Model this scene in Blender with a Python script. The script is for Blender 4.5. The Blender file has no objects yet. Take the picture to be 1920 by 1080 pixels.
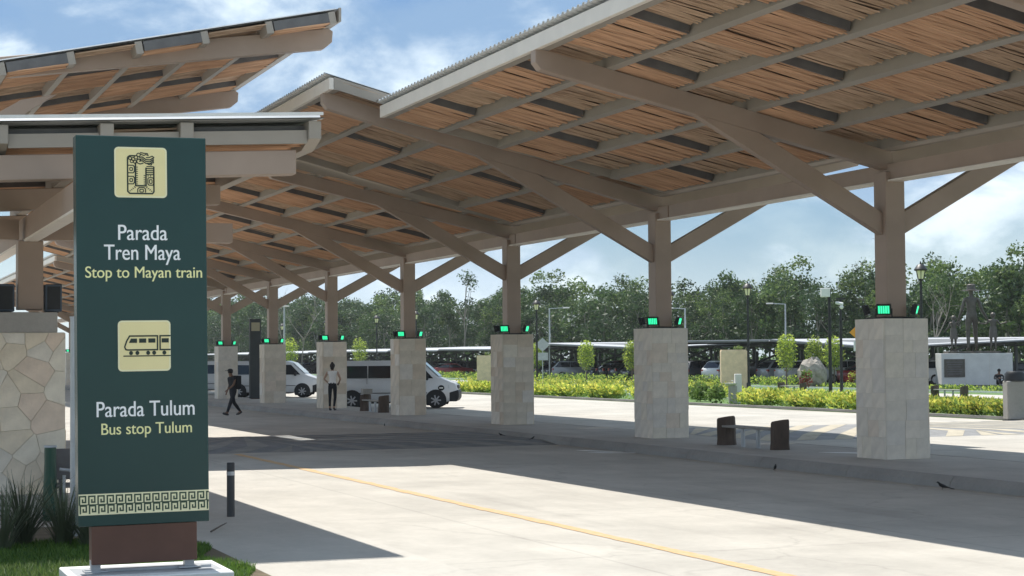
import bpy, bmesh, math, random
from mathutils import Vector, Matrix
import numpy as np
R = random.Random(7)
scene = bpy.context.scene
COL = scene.collection

# ------------------------------------------------------------------ camera, sky, sun, exposure
THETA, PITCH, ROLL, EYE = math.radians(20.78), 130/3400., .008, 2.01
r0 = Vector((math.cos(THETA), -math.sin(THETA), 0)); f0 = Vector((math.sin(THETA), math.cos(THETA), 0)); zz = Vector((0, 0, 1))
fwd = f0*math.cos(PITCH)+zz*math.sin(PITCH); u0 = -f0*math.sin(PITCH)+zz*math.cos(PITCH)
rt = r0*math.cos(ROLL)-u0*math.sin(ROLL); upv = u0*math.cos(ROLL)+r0*math.sin(ROLL)
cam_d = bpy.data.cameras.new('camera'); cam = bpy.data.objects.new('camera', cam_d); COL.objects.link(cam)
cam_d.sensor_width = 36; cam_d.lens = 36*3400/1920.; cam_d.clip_start = .1; cam_d.clip_end = 6000
cam.matrix_world = Matrix(((rt.x, upv.x, -fwd.x, 0), (rt.y, upv.y, -fwd.y, 0), (rt.z, upv.z, -fwd.z, EYE), (0, 0, 0, 1)))
scene.camera = cam

SUN_EL = math.radians(61.5)
sd = Vector((-.05, 1, 0)).normalized()*math.cos(SUN_EL)+zz*math.sin(SUN_EL)      # towards the sun
sun_d = bpy.data.lights.new('sun', 'SUN'); sun = bpy.data.objects.new('sun', sun_d); COL.objects.link(sun)
sun_d.energy = 2.0; sun_d.angle = math.radians(.5); sun_d.color = (1, .955, .88)
sun.rotation_euler = sd.to_track_quat('Z', 'Y').to_euler(); sun.location = (0, 0, 60)

world = bpy.data.worlds.new('World'); scene.world = world; world.use_nodes = True
nt = world.node_tree; N = nt.nodes; L = nt.links; N.clear()
def nd(t, **k):
    n = N.new(t)
    for a, b in k.items(): setattr(n, a, b)
    return n
sky = nd('ShaderNodeTexSky', sky_type='NISHITA', sun_disc=False)
sky.sun_elevation = SUN_EL; sky.sun_rotation = math.atan2(sd.x, sd.y); sky.air_density = 1.0; sky.dust_density = .6; sky.ozone_density = 1.6
tc = nd('ShaderNodeTexCoord'); sep = nd('ShaderNodeSeparateXYZ'); L.new(tc.outputs['Generated'], sep.inputs[0])
def mth(op, a, b=None, clamp=False):
    n = nd('ShaderNodeMath', operation=op, use_clamp=clamp)
    for i, s in enumerate((a, b)):
        if s is None: continue
        if isinstance(s, (int, float)): n.inputs[i].default_value = s
        else: L.new(s, n.inputs[i])
    return n.outputs[0]
den = mth('ADD', mth('MAXIMUM', sep.outputs['Z'], 0.0), .13)
cmb = nd('ShaderNodeCombineXYZ'); L.new(mth('DIVIDE', sep.outputs['X'], den), cmb.inputs[0]); L.new(mth('DIVIDE', sep.outputs['Y'], den), cmb.inputs[1])
def wnoise(scale, detail, off, rough=.55, dist=0.):
    mp = nd('ShaderNodeMapping'); mp.inputs['Location'].default_value = off; mp.inputs['Scale'].default_value = (1, 1, 1.7); L.new(tc.outputs['Generated'], mp.inputs[0])
    n = nd('ShaderNodeTexNoise'); n.inputs['Scale'].default_value = scale; n.inputs['Detail'].default_value = detail
    n.inputs['Roughness'].default_value = rough; n.inputs['Distortion'].default_value = dist
    L.new(mp.outputs[0], n.inputs['Vector']); return n.outputs['Fac']
def wramp(s, a, b):
    n = nd('ShaderNodeMapRange', interpolation_type='SMOOTHSTEP'); L.new(s, n.inputs[0]); n.inputs[1].default_value = a; n.inputs[2].default_value = b
    return n.outputs[0]
def wmix(f, a, b):
    n = nd('ShaderNodeMix', data_type='RGBA')
    for k, s in ((0, f), (6, a), (7, b)):
        if isinstance(s, (int, float)): n.inputs[k].default_value = s
        elif isinstance(s, tuple): n.inputs[k].default_value = (*s, 1)
        else: L.new(s, n.inputs[k])
    return n.outputs[2]
cl_big = wramp(wnoise(5.0, 9, (8.8, 1.2, 4.9), .56, .25), .36, .52)           # cloud cover
cl_lit = wramp(wnoise(8.5, 9, (9.9, 6.6, .2), .58, .3), .40, .64)           # bright or grey part of a cloud
hz = wramp(sep.outputs['Z'], .12, .0)                                        # more cloud towards the horizon
cover = mth('MAXIMUM', mth('MULTIPLY', cl_big, .92), mth('MULTIPLY', hz, .62))
ccol = wmix(mth('ADD', cl_lit, mth('MULTIPLY', hz, .75), True), (.66, 1.02, 1.52), (2.15, 2.42, 2.56))
scl = nd('ShaderNodeVectorMath', operation='MULTIPLY'); L.new(sky.outputs[0], scl.inputs[0]); scl.inputs[1].default_value = (.122, .156, .195)
col = wmix(cover, scl.outputs[0], ccol)
bg = nd('ShaderNodeBackground'); bg.inputs['Strength'].default_value = .15; L.new(col, bg.inputs['Color'])
wo = nd('ShaderNodeOutputWorld'); L.new(bg.outputs[0], wo.inputs['Surface'])
scene.view_settings.view_transform = 'Standard'; scene.view_settings.look = 'None'
scene.view_settings.exposure = 1.70; scene.view_settings.gamma = 1; scene.view_settings.use_curve_mapping = False
scene.render.engine = 'CYCLES'
scene.cycles.max_bounces = 8; scene.cycles.diffuse_bounces = 5; scene.cycles.transparent_max_bounces = 8
scene.cycles.use_denoising = True

# ------------------------------------------------------------------ helpers
class MB:
    def __init__(s): s.v = []; s.f = []; s.m = []
    def add(s, vs, fs, mi=0):
        b = len(s.v); s.v += [tuple(x) for x in vs]; s.f += [tuple(b+i for i in f) for f in fs]; s.m += [mi]*len(fs); return s
    def box(s, c, d, rot=None, mi=0):
        hx, hy, hz_ = d[0]/2, d[1]/2, d[2]/2
        vs = [Vector((x*hx, y*hy, z*hz_)) for z in (-1, 1) for x, y in ((-1, -1), (1, -1), (1, 1), (-1, 1))]
        if rot is not None: vs = [rot @ x for x in vs]
        c = Vector(c)
        return s.add([x+c for x in vs], [(3, 2, 1, 0), (4, 5, 6, 7), (0, 1, 5, 4), (1, 2, 6, 5), (2, 3, 7, 6), (3, 0, 4, 7)], mi)
    def beam(s, p, q, w, h, up=(0, 0, 1), mi=0):
        p, q, up = Vector(p), Vector(q), Vector(up); d = (q-p).normalized(); x = d.cross(up).normalized(); y = x.cross(d).normalized()
        vs = [a+x*sx*w/2+y*sy*h/2 for a in (p, q) for sx, sy in ((-1, -1), (1, -1), (1, 1), (-1, 1))]
        return s.add(vs, [(0, 1, 2, 3), (7, 6, 5, 4), (4, 5, 1, 0), (5, 6, 2, 1), (6, 7, 3, 2), (7, 4, 0, 3)], mi)
    def tube(s, pts, rs, n=8, mi=0, cap=True):
        pts = [Vector(p) for p in pts]
        if isinstance(rs, (int, float)): rs = [rs]*len(pts)
        rings = []; prev = None
        for i, p in enumerate(pts):
            d = (pts[min(i+1, len(pts)-1)]-pts[max(i-1, 0)]).normalized()
            if prev is None: a = d.orthogonal().normalized()
            else:
                a = prev-d*prev.dot(d); a = a.normalized() if a.length > 1e-5 else d.orthogonal().normalized()
            prev = a; b = d.cross(a)
            rings.append([p+(a*math.cos(t)+b*math.sin(t))*rs[i] for t in (2*math.pi*k/n for k in range(n))])
        vs = [x for r in rings for x in r]; fs = []
        for i in range(len(pts)-1):
            for k in range(n):
                k2 = (k+1) % n; fs.append((i*n+k, i*n+k2, (i+1)*n+k2, (i+1)*n+k))
        if cap: fs.append(tuple(reversed(range(n)))); fs.append(tuple(range((len(pts)-1)*n, len(pts)*n)))
        return s.add(vs, fs, mi)
    def prism(s, poly, axis, a, b, mi=0):
        """poly of (p,q) extruded from a to b along axis 0/1/2"""
        def P(p, q, t): return (t, p, q) if axis == 0 else ((p, t, q) if axis == 1 else (p, q, t))
        n = len(poly); vs = [P(p, q, a) for p, q in poly]+[P(p, q, b) for p, q in poly]
        fs = [tuple(reversed(range(n))), tuple(range(n, 2*n))]+[(i, (i+1) % n, n+(i+1) % n, n+i) for i in range(n)]
        return s.add(vs, fs, mi)
    def sphere(s, c, r, n=10, m=7, mi=0, sc=(1, 1, 1)):
        c = Vector(c); vs = []
        for i in range(m+1):
            t = math.pi*i/m
            for k in range(n):
                a = 2*math.pi*k/n; vs.append(c+Vector((math.sin(t)*math.cos(a)*sc[0], math.sin(t)*math.sin(a)*sc[1], math.cos(t)*sc[2]))*r)
        fs = [(i*n+k, (i+1)*n+k, (i+1)*n+(k+1) % n, i*n+(k+1) % n) for i in range(m) for k in range(n)]
        return s.add(vs, fs, mi)
    def mesh(s, name, mats, smooth=False, bevel=0):
        me = bpy.data.meshes.new(name); me.from_pydata(s.v, [], s.f)
        for mt in (mats if isinstance(mats, (list, tuple)) else [mats]): me.materials.append(mt)
        if len(s.m): me.polygons.foreach_set('material_index', s.m)
        bm = bmesh.new(); bm.from_mesh(me)
        if smooth or bevel: bmesh.ops.remove_doubles(bm, verts=bm.verts, dist=1e-5)
        bmesh.ops.recalc_face_normals(bm, faces=bm.faces)
        if bevel:
            es = [e for e in bm.edges if len(e.link_faces) == 2 and e.calc_face_angle(0) > .5]
            bmesh.ops.bevel(bm, geom=es, offset=bevel, segments=1, affect='EDGES', clamp_overlap=True)
        bm.to_mesh(me); bm.free()
        if smooth:
            me.polygons.foreach_set('use_smooth', [True]*len(me.polygons))
            me.set_sharp_from_angle(angle=math.radians(40))
        me.update(); return me
    def build(s, name, mats, parent=None, loc=None, rotz=0, smooth=False, bevel=0):
        return put(name, s.mesh(name, mats, smooth, bevel), parent, loc, rotz)
def put(name, me, parent=None, loc=None, rotz=0, rot=None):
    o = bpy.data.objects.new(name, me); COL.objects.link(o)
    if parent is not None: o.parent = parent
    if loc is not None: o.location = loc
    if rot is not None: o.rotation_euler = rot
    elif rotz: o.rotation_euler = (0, 0, rotz)
    return o
def tag(o, label=None, cat=None, group=None, kind=None):
    for k, v in (('label', label), ('category', cat), ('group', group), ('kind', kind)):
        if v: o[k] = v
    return o
def thing(name, label, cat, loc=(0, 0, 0), rotz=0, group=None):
    o = bpy.data.objects.new(name, None); COL.objects.link(o); o.location = loc; o.rotation_euler = (0, 0, rotz); o.empty_display_size = .2
    return tag(o, label, cat, group)
def dup(o, loc=None, rotz=None, label=None, parent=None, group=None):
    c = o.copy(); COL.objects.link(c)
    if parent is not None: c.parent = parent
    if loc is not None: c.location = loc
    if rotz is not None: c.rotation_euler = (0, 0, rotz)
    if label: c['label'] = label
    if group: c['group'] = group
    for ch in list(o.children): dup(ch, parent=c)
    return c

# ------------------------------------------------------------------ materials
def mat(name, col, rough=.65, var=.12, scale=6., metal=0., bump=0., stretch=None, col2=None, amt=.5, detail=4., rv=0., spec=.4, emit=None, bscale=None, coat=0.):
    m = bpy.data.materials.new(name); m.use_nodes = True; t = m.node_tree; n = t.nodes; l = t.links
    b = n['Principled BSDF']; b.inputs['Roughness'].default_value = rough; b.inputs['Metallic'].default_value = metal
    b.inputs['Specular IOR Level'].default_value = spec; b.inputs['Coat Weight'].default_value = coat
    co = n.new('ShaderNodeTexCoord'); mp = n.new('ShaderNodeMapping'); l.new(co.outputs['Object'], mp.inputs[0])
    if stretch: mp.inputs['Scale'].default_value = stretch
    nz = n.new('ShaderNodeTexNoise'); nz.inputs['Scale'].default_value = scale; nz.inputs['Detail'].default_value = detail; nz.inputs['Roughness'].default_value = .6
    l.new(mp.outputs[0], nz.inputs['Vector'])
    rp = n.new('ShaderNodeValToRGB'); e = rp.color_ramp.elements
    e[0].position = .3; e[1].position = .72
    c2 = col2 or tuple(min(1, c*(1+var)) for c in col); c1 = tuple(c*(1-var) for c in col)
    e[0].color = (*c1, 1); e[1].color = (*c2, 1)
    l.new(nz.outputs['Fac'], rp.inputs[0]); src = rp.outputs[0]
    if rv:
        oi = n.new('ShaderNodeObjectInfo'); mr = n.new('ShaderNodeMapRange'); l.new(oi.outputs['Random'], mr.inputs[0]); mr.inputs[3].default_value = 1-rv; mr.inputs[4].default_value = 1+rv
        vm = n.new('ShaderNodeVectorMath'); vm.operation = 'SCALE'; l.new(src, vm.inputs[0]); l.new(mr.outputs[0], vm.inputs['Scale']); src = vm.outputs[0]
    l.new(src, b.inputs['Base Color'])
    if bump:
        bn = n.new('ShaderNodeTexNoise'); bn.inputs['Scale'].default_value = bscale or scale*4; bn.inputs['Detail'].default_value = 5; l.new(mp.outputs[0], bn.inputs['Vector'])
        bp = n.new('ShaderNodeBump'); bp.inputs['Strength'].default_value = bump; bp.inputs['Distance'].default_value = .02
        l.new(bn.outputs['Fac'], bp.inputs['Height']); l.new(bp.outputs[0], b.inputs['Normal'])
    if emit:
        b.inputs['Emission Color'].default_value = (*emit[:3], 1); b.inputs['Emission Strength'].default_value = emit[3]
    return m
def concrete(name, c, stain=.12, streak=.10, crack=.0, joints=False):
    m = bpy.data.materials.new(name); m.use_nodes = True; t = m.node_tree; n = t.nodes; l = t.links; b = n['Principled BSDF']
    b.inputs['Roughness'].default_value = .85; b.inputs['Specular IOR Level'].default_value = .25
    co = n.new('ShaderNodeTexCoord')
    def noise(sc, st=(1, 1, 1), det=5., rough=.6):
        mp = n.new('ShaderNodeMapping'); mp.inputs['Scale'].default_value = st; l.new(co.outputs['Object'], mp.inputs[0])
        z = n.new('ShaderNodeTexNoise'); z.inputs['Scale'].default_value = sc; z.inputs['Detail'].default_value = det; z.inputs['Roughness'].default_value = rough
        l.new(mp.outputs[0], z.inputs['Vector']); return z.outputs['Fac']
    def rng(s, a, b_, c_, d):
        r = n.new('ShaderNodeMapRange'); l.new(s, r.inputs[0])
        for i, v in zip((1, 2, 3, 4), (a, b_, c_, d)): r.inputs[i].default_value = v
        return r.outputs[0]
    def mul(a, b_):
        r = n.new('ShaderNodeMath'); r.operation = 'MULTIPLY'; l.new(a, r.inputs[0]); l.new(b_, r.inputs[1]); return r.outputs[0]
    f = mul(rng(noise(.35), .3, .7, 1-stain, 1+stain*.5), rng(noise(1.1, (1.4, .7, 1)), .35, .7, 1-streak, 1+streak*.4))
    f = mul(f, rng(noise(14.), .3, .7, .95, 1.05))
    f = mul(f, rng(noise(.55, (1.8, .12, 1), 6, .65), .58, .74, 1, 1-streak*1.8))         # long dark tyre smears
    f = mul(f, rng(noise(3.1, (1, 1, 1), 5), .68, .76, 1, 1-stain*.9))                  # small spots
    if crack:
        mp = n.new('ShaderNodeMapping'); l.new(co.outputs['Object'], mp.inputs[0])
        wz = n.new('ShaderNodeTexNoise'); wz.inputs['Scale'].default_value = 1.2; wz.inputs['Detail'].default_value = 6; l.new(co.outputs['Object'], wz.inputs['Vector'])
        va = n.new('ShaderNodeVectorMath'); va.operation = 'MULTIPLY_ADD'; l.new(wz.outputs['Color'], va.inputs[0]); va.inputs[1].default_value = (1.2, 1.2, 0); l.new(mp.outputs[0], va.inputs[2])
        vo = n.new('ShaderNodeTexVoronoi'); vo.feature = 'DISTANCE_TO_EDGE'; vo.inputs['Scale'].default_value = .16; l.new(va.outputs[0], vo.inputs['Vector'])
        f = mul(f, rng(vo.outputs['Distance'], .0, .006, 1-crack, 1))
    if joints:                       # sawn joints every few metres, worn and partly filled
        sp = n.new('ShaderNodeSeparateXYZ'); l.new(co.outputs['Object'], sp.inputs[0])
        for ax, pd, off in (('X', 4.15, .12), ('Y', 5.2, 1.3)):
            m1 = n.new('ShaderNodeMath'); m1.operation = 'ADD'; l.new(sp.outputs[ax], m1.inputs[0]); m1.inputs[1].default_value = 200+off
            m2 = n.new('ShaderNodeMath'); m2.operation = 'PINGPONG'; l.new(m1.outputs[0], m2.inputs[0]); m2.inputs[1].default_value = pd/2
            f = mul(f, rng(m2.outputs[0], 0., .03, .80, 1))
    cc = n.new('ShaderNodeVectorMath'); cc.operation = 'SCALE'; cc.inputs[0].default_value = c; l.new(f, cc.inputs['Scale'])
    l.new(cc.outputs[0], b.inputs['Base Color'])
    bp = n.new('ShaderNodeBump'); bp.inputs['Strength'].default_value = .25; bp.inputs['Distance'].default_value = .01; l.new(noise(40.), bp.inputs['Height']); l.new(bp.outputs[0], b.inputs['Normal'])
    return m
def glassy(name, col, rough=.08):
    return mat(name, col, rough, .05, 3., spec=.6)

m_road = concrete('road_concrete', (.455, .43, .385), .19, .09, .13, True)
m_dpale = mat('faded_grey_hump_paint', (.22, .22, .22), .75, .2, 3, detail=8); m_ygrey = mat('worn_pale_paint', (.265, .265, .25), .8, .2, 3, detail=8); m_yel2 = mat('worn_yellow_hump_paint', (.42, .375, .29), .8, .2, 3, detail=8)
m_walk = concrete('walk_concrete', (.47, .445, .40), .12, .08, .1)
m_plat = concrete('platform_concrete', (.44, .42, .39), .12, .12, .1)
m_kerb = concrete('kerb_concrete', (.33, .32, .30), .18, .15)
m_asph = mat('asphalt', (.055, .055, .055), .9, .2, 3., bump=.2)
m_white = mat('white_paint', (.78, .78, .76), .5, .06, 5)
m_soil = mat('soil', (.12, .095, .06), .95, .3, 4., bump=.3)
m_lawn = mat('lawn_turf', (.085, .16, .035), .9, .35, 5., bump=.4, detail=8)
m_yellow = mat('yellow_road_paint', (.60, .36, .15), .8, .08, 7., col2=(.50, .39, .26), detail=12)
m_ydull = mat('worn_yellow_paint', (.36, .31, .20), .8, .2, 4, detail=8)
m_dpaint = mat('dark_hump_paint', (.19, .20, .21), .75, .22, 3, detail=8)
m_steel = mat('taupe_steel_paint', (.375, .285, .228), .5, .10, .9, spec=.35)
m_purl = mat('grey_taupe_steel', (.355, .315, .27), .5, .06, 1.5, spec=.35)
m_fasc = mat('pale_fascia_paint', (.80, .73, .65), .5, .05, 2)
m_dark = mat('dark_frame', (.145, .14, .14), .6, .15, 4)
m_black = mat('black_metal', (.02, .021, .023), .45, .2, 5)
m_sheet = mat('galvanised_sheet', (.62, .63, .63), .4, .08, 2, metal=.35)
m_reedA = mat('orange_reed', (.66, .375, .225), .88, .34, 1., stretch=(.7, 24, 6), col2=(.76, .475, .30), detail=2, rv=.07)
m_reedB = mat('shaded_reed', (.60, .40, .265), .9, .40, 1., stretch=(1.6, 22, 6), col2=(.72, .52, .37), detail=3, rv=.07)  # shade of the recessed panels put into a greyer copy of the reed
m_back = mat('dark_reed_backing', (.13, .08, .05), .95, .3, 5)
stone_c = [(.74, .685, .60), (.72, .665, .58), (.75, .69, .585), (.70, .655, .59), (.77, .705, .61), (.72, .63, .53)]
m_stone = [mat('limestone_%s' % w, c, .85, .13, 3.5, bump=.25, detail=8) for w, c in zip(('cream', 'sand', 'honey', 'grey', 'pale', 'rose'), stone_c)]
m_totemicon = mat('faded_tan_icon', (.40, .36, .25), .6, .05, 4)
m_stone2 = [mat('tan_limestone_%s' % w, c, .88, .17, 2.2, bump=.3, detail=9) for w, c in zip(('cream', 'sand', 'honey', 'brown'), ((.66, .595, .50), (.645, .575, .475), (.675, .60, .49), (.615, .525, .42)))]
m_mortar = mat('stone_mortar', (.62, .56, .47), .9, .12, 6)
m_rub = [mat('rubble_%s' % w, c, .9, .20, 2.6, bump=.9, bscale=5., detail=9) for w, c in zip(('cream', 'pale', 'tan', 'rose', 'grey'), ((.82, .73, .59), (.85, .77, .64), (.79, .69, .54), (.80, .66, .53), (.78, .72, .62)))]
m_sign = mat('dark_teal_panel', (.016, .056, .053), .26, .06, 1.2, spec=.38)
m_cream = mat('cream_print', (.90, .80, .42), .5, .03, 4)
m_creamline = mat('pale_cream_line', (.92, .88, .58), .5, .03, 4)
m_ltext = mat('white_print', (.95, .97, .98), .5, .02, 4)
m_ytext = mat('pale_yellow_print', (.94, .92, .48), .5, .02, 4)
m_ink = mat('dark_green_print', (.022, .038, .03), .5, .05, 4)
m_keyg = mat('key_pattern_green', (.04, .075, .045), .5, .05, 4)
m_brown = mat('brown_steel_plinth', (.125, .062, .044), .5, .10, 4)
m_zinc = mat('zinc_steel', (.42, .44, .46), .4, .1, 6, metal=.4)
m_green = mat('green_steel', (.02, .075, .05), .35, .1, 4)
m_lamp = mat('green_led_panel', (.02, .25, .14), .4, .05, 4, emit=(.01, .50, .20, .16))
m_led = mat('green_led_bar', (.1, .8, .5), .4, .05, 4, emit=(.03, .85, .36, .40))
m_bronze = mat('bronze', (.12, .107, .092), .45, .25, 4, metal=.5)
m_wood = mat('dark_log_wood', (.10, .075, .06), .9, .3, 5, bump=.5, stretch=(1, 1, .3))
m_seat = mat('pale_seat_plank', (.30, .285, .26), .7, .12, 4, stretch=(1, .3, 1))
m_rock = mat('grey_boulder', (.34, .31, .27), .95, .35, 3, bump=.8, detail=8)
m_ped = mat('grey_pedestal_marble', (.66, .65, .62), .7, .10, 1.5, detail=8)
m_stele = mat('tan_stone_block', (.80, .61, .43), .9, .15, 3, bump=.3)
m_tyre = mat('tyre_rubber', (.02, .02, .02), .85, .1, 6)
m_rim = mat('alloy_rim', (.38, .39, .41), .35, .1, 6, metal=.6)
m_glass = glassy('car_glass', (.018, .024, .03))
m_glass2 = glassy('windscreen_glass', (.10, .13, .15))
m_van = mat('white_van_paint', (.56, .57, .585), .3, .03, 2, coat=.5)
m_plast = mat('black_bumper_plastic', (.018, .02, .023), .6, .1, 5)
m_light = mat('headlamp_glass', (.55, .58, .6), .12, .1, 8)
m_red = mat('red_lamp_glass', (.35, .02, .02), .2, .1, 8)
m_bark = mat('pale_bark', (.26, .235, .20), .9, .3, 3, bump=.3, stretch=(1, 1, .3))
m_barkd = mat('grey_bark', (.13, .11, .09), .9, .3, 3, stretch=(1, 1, .3))
def leaf(name, c, tr=.35):
    m = bpy.data.materials.new(name); m.use_nodes = True; t = m.node_tree; n = t.nodes; l = t.links; n.clear()
    d = n.new('ShaderNodeBsdfPrincipled'); d.inputs['Roughness'].default_value = .55; d.inputs['Specular IOR Level'].default_value = .3
    tl = n.new('ShaderNodeBsdfTranslucent'); mx = n.new('ShaderNodeMixShader'); mx.inputs[0].default_value = tr; o = n.new('ShaderNodeOutputMaterial')
    co = n.new('ShaderNodeTexCoord'); z = n.new('ShaderNodeTexNoise'); z.inputs['Scale'].default_value = 1.3; l.new(co.outputs['Object'], z.inputs['Vector'])
    oi = n.new('ShaderNodeObjectInfo'); a = n.new('ShaderNodeMath'); a.operation = 'MULTIPLY_ADD'; l.new(oi.outputs['Random'], a.inputs[0]); a.inputs[1].default_value = .5; l.new(z.outputs['Fac'], a.inputs[2])
    r = n.new('ShaderNodeMapRange'); l.new(a.outputs[0], r.inputs[0]); r.inputs[1].default_value = .4; r.inputs[2].default_value = 1.1; r.inputs[3].default_value = .75; r.inputs[4].default_value = 1.3
    s = n.new('ShaderNodeVectorMath'); s.operation = 'SCALE'; s.inputs[0].default_value = c; l.new(r.outputs[0], s.inputs['Scale'])
    l.new(s.outputs[0], d.inputs['Base Color']); l.new(s.outputs[0], tl.inputs['Color']); l.new(d.outputs[0], mx.inputs[1]); l.new(tl.outputs[0], mx.inputs[2]); l.new(mx.outputs[0], o.inputs['Surface'])
    return m
lf_dark = leaf('leaf_dark_green', (.044, .078, .034)); lf_mid = leaf('leaf_mid_green', (.07, .122, .040)); lf_lite = leaf('leaf_light_green', (.15, .215, .065))
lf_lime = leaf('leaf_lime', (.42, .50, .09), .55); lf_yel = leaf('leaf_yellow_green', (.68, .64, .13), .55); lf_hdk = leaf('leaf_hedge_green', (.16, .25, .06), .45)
lf_red = leaf('leaf_red', (.25, .06, .05)); lf_olive = leaf('leaf_olive_spiky', (.10, .125, .075), .2); lf_grass = leaf('grass_blade', (.11, .20, .035), .4); lf_grassd = leaf('grass_blade_dark', (.06, .13, .03), .4)
# ------------------------------------------------------------------ the setting
RD = -.03; PZ = .15; VR = random.Random(3)
def sheet(name, x0, x1, y0, y1, z, m, kind='structure'):
    o = MB().add([(x0, y0, z), (x1, y0, z), (x1, y1, z), (x0, y1, z)], [(0, 1, 2, 3)]).build(name, m)
    return tag(o, kind=kind)
sheet('ground', -3000, 3000, -3000, 3000, -.10, m_lawn)
sheet('driveway', -40, 33.7, -30, 420, RD, m_road)
sheet('walkway', 3.9, 5.75, -10, 34, RD+.004, m_walk)
sheet('parking_lot', 61, 84, 60, 420, -.06, m_asph)
# raised platform with a sloping kerb
MB().prism([(16.16, RD), (16.16, PZ), (19.15, PZ), (19.15, RD)], 1, 0, 300).build('platform', m_plat)['kind'] = 'structure'
for x, s, nm in ((16.0, 1, 'front'), (19.31, -1, 'rear')):
    y = -.5; kb = []
    while y < 150:
        ln = 3.0; e = .012
        me_k = None
        o = MB().prism([(x, RD-.01), (x+.02*s, RD+.09), (x+.10*s, PZ+.003), (x+.158*s, PZ+.003), (x+.158*s, RD-.01)], 1, y+e/2, y+ln-e/2).build('kerb_stone', m_kerb)
        o['kind'] = 'structure'; y += ln
        if s < 0 and y > 100: break
    MB().prism([(x, RD-.01), (x+.02*s, RD+.09), (x+.10*s, PZ+.003), (x+.158*s, PZ+.003), (x+.158*s, RD-.01)], 1, y+.006, 300).build('kerb_strip', m_kerb)['kind'] = 'structure'
m = MB(); y = -10.
while y < 38.4:
    ln = VR.uniform(.25, .7); a, b = 8.245+VR.gauss(0, .010), 8.42+VR.gauss(0, .010)
    m.add([(a, y, RD+.005), (b, y, RD+.005), (b+VR.gauss(0, .006), y+ln+.003, RD+.005), (a+VR.gauss(0, .006), y+ln+.003, RD+.005)], [(0, 1, 2, 3)])
    y += ln+.004
m.build('road_marking', m_yellow)['kind'] = 'structure'
# garden strip behind the rear road
MB().box((47.35, 180, -.06), (27.3, 480, .10)).build('lawn', m_lawn)['kind'] = 'structure'
for i, (x0, x1) in enumerate(((33.71, 33.86), (39.0, 39.12), (44.0, 44.12), (56.0, 56.14))):
    tag(MB().box(((x0+x1)/2, 160, .0), (x1-x0, 440, .16)).build('garden_kerb', m_white if i else m_kerb), kind='structure')
sheet('garden_path', 49.0, 53.0, 40, 400, .006, m_walk)
# ground under the foreground plants
MB().box((.95, 11.3, -.02), (5.88, 22.6, .05)).build('planting_bed', m_soil)['kind'] = 'structure'

# speed tables
def hump(x0, x1, y0, y1, label, chev, md, ms):
    t = thing('speed_table', label, 'speed hump', ((x0+x1)/2, y0, RD))
    w = (x1-x0)/2; h = .085; ln = y1-y0
    MB().prism([(0, 0), (1.1, h), (ln-1.1, h), (ln, 0)], 0, -w, w).build('hump_deck', md, t)
    def zof(y): return (h*y/1.1 if y < 1.1 else h if y < ln-1.1 else h*(ln-y)/1.1)+.005
    def stripe(pts):
        # pts: quad in plan, cut at the ramp breaks
        ys = [0.02, 1.1, ln-1.1, ln-.02]; (a, b) = pts; m = MB()
        for q0, q1 in zip(ys, ys[1:]):
            P = [(a(q0), q0), (b(q0), q0), (b(q1), q1), (a(q1), q1)]
            P = [(max(-w+.02, min(w-.02, x)), y) for x, y in P]
            m.add([(x, y, zof(y)) for x, y in P], [(0, 1, 2, 3)])
        m.build('painted_stripe', ms, t)
    p = 1.05; k = 0; x = -w-ln
    if chev is None:
        while x < w:
            stripe((lambda y, x=x: x+y*.55, lambda y, x=x: x+.5+y*.55)); x += p
    else:
        cx = chev
        while k < 14:
            xa = cx-ln-6+k*p*1.0
            def la(y, xa=xa): return min(cx, xa+y*.75)
            def lb(y, xa=xa): return min(cx, xa+.5+y*.75)
            if xa < cx: stripe((la, lb))
            def ra(y, xa=xa): return max(cx, 2*cx-xa-.5-y*.6)
            def rb(y, xa=xa): return max(cx, 2*cx-xa-y*.6)
            if xa < cx: stripe((ra, rb))
            k += 1
hump(5.9, 15.98, 39.2, 46.6, 'dark speed table with faded chevrons crossing the front driveway', -1.0, m_dpaint, m_ygrey)
hump(19.35, 33.2, 38.2, 45.4, 'yellow and grey striped speed table on the rear road beyond the bench', 1.3, m_dpale, m_yel2)

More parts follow.
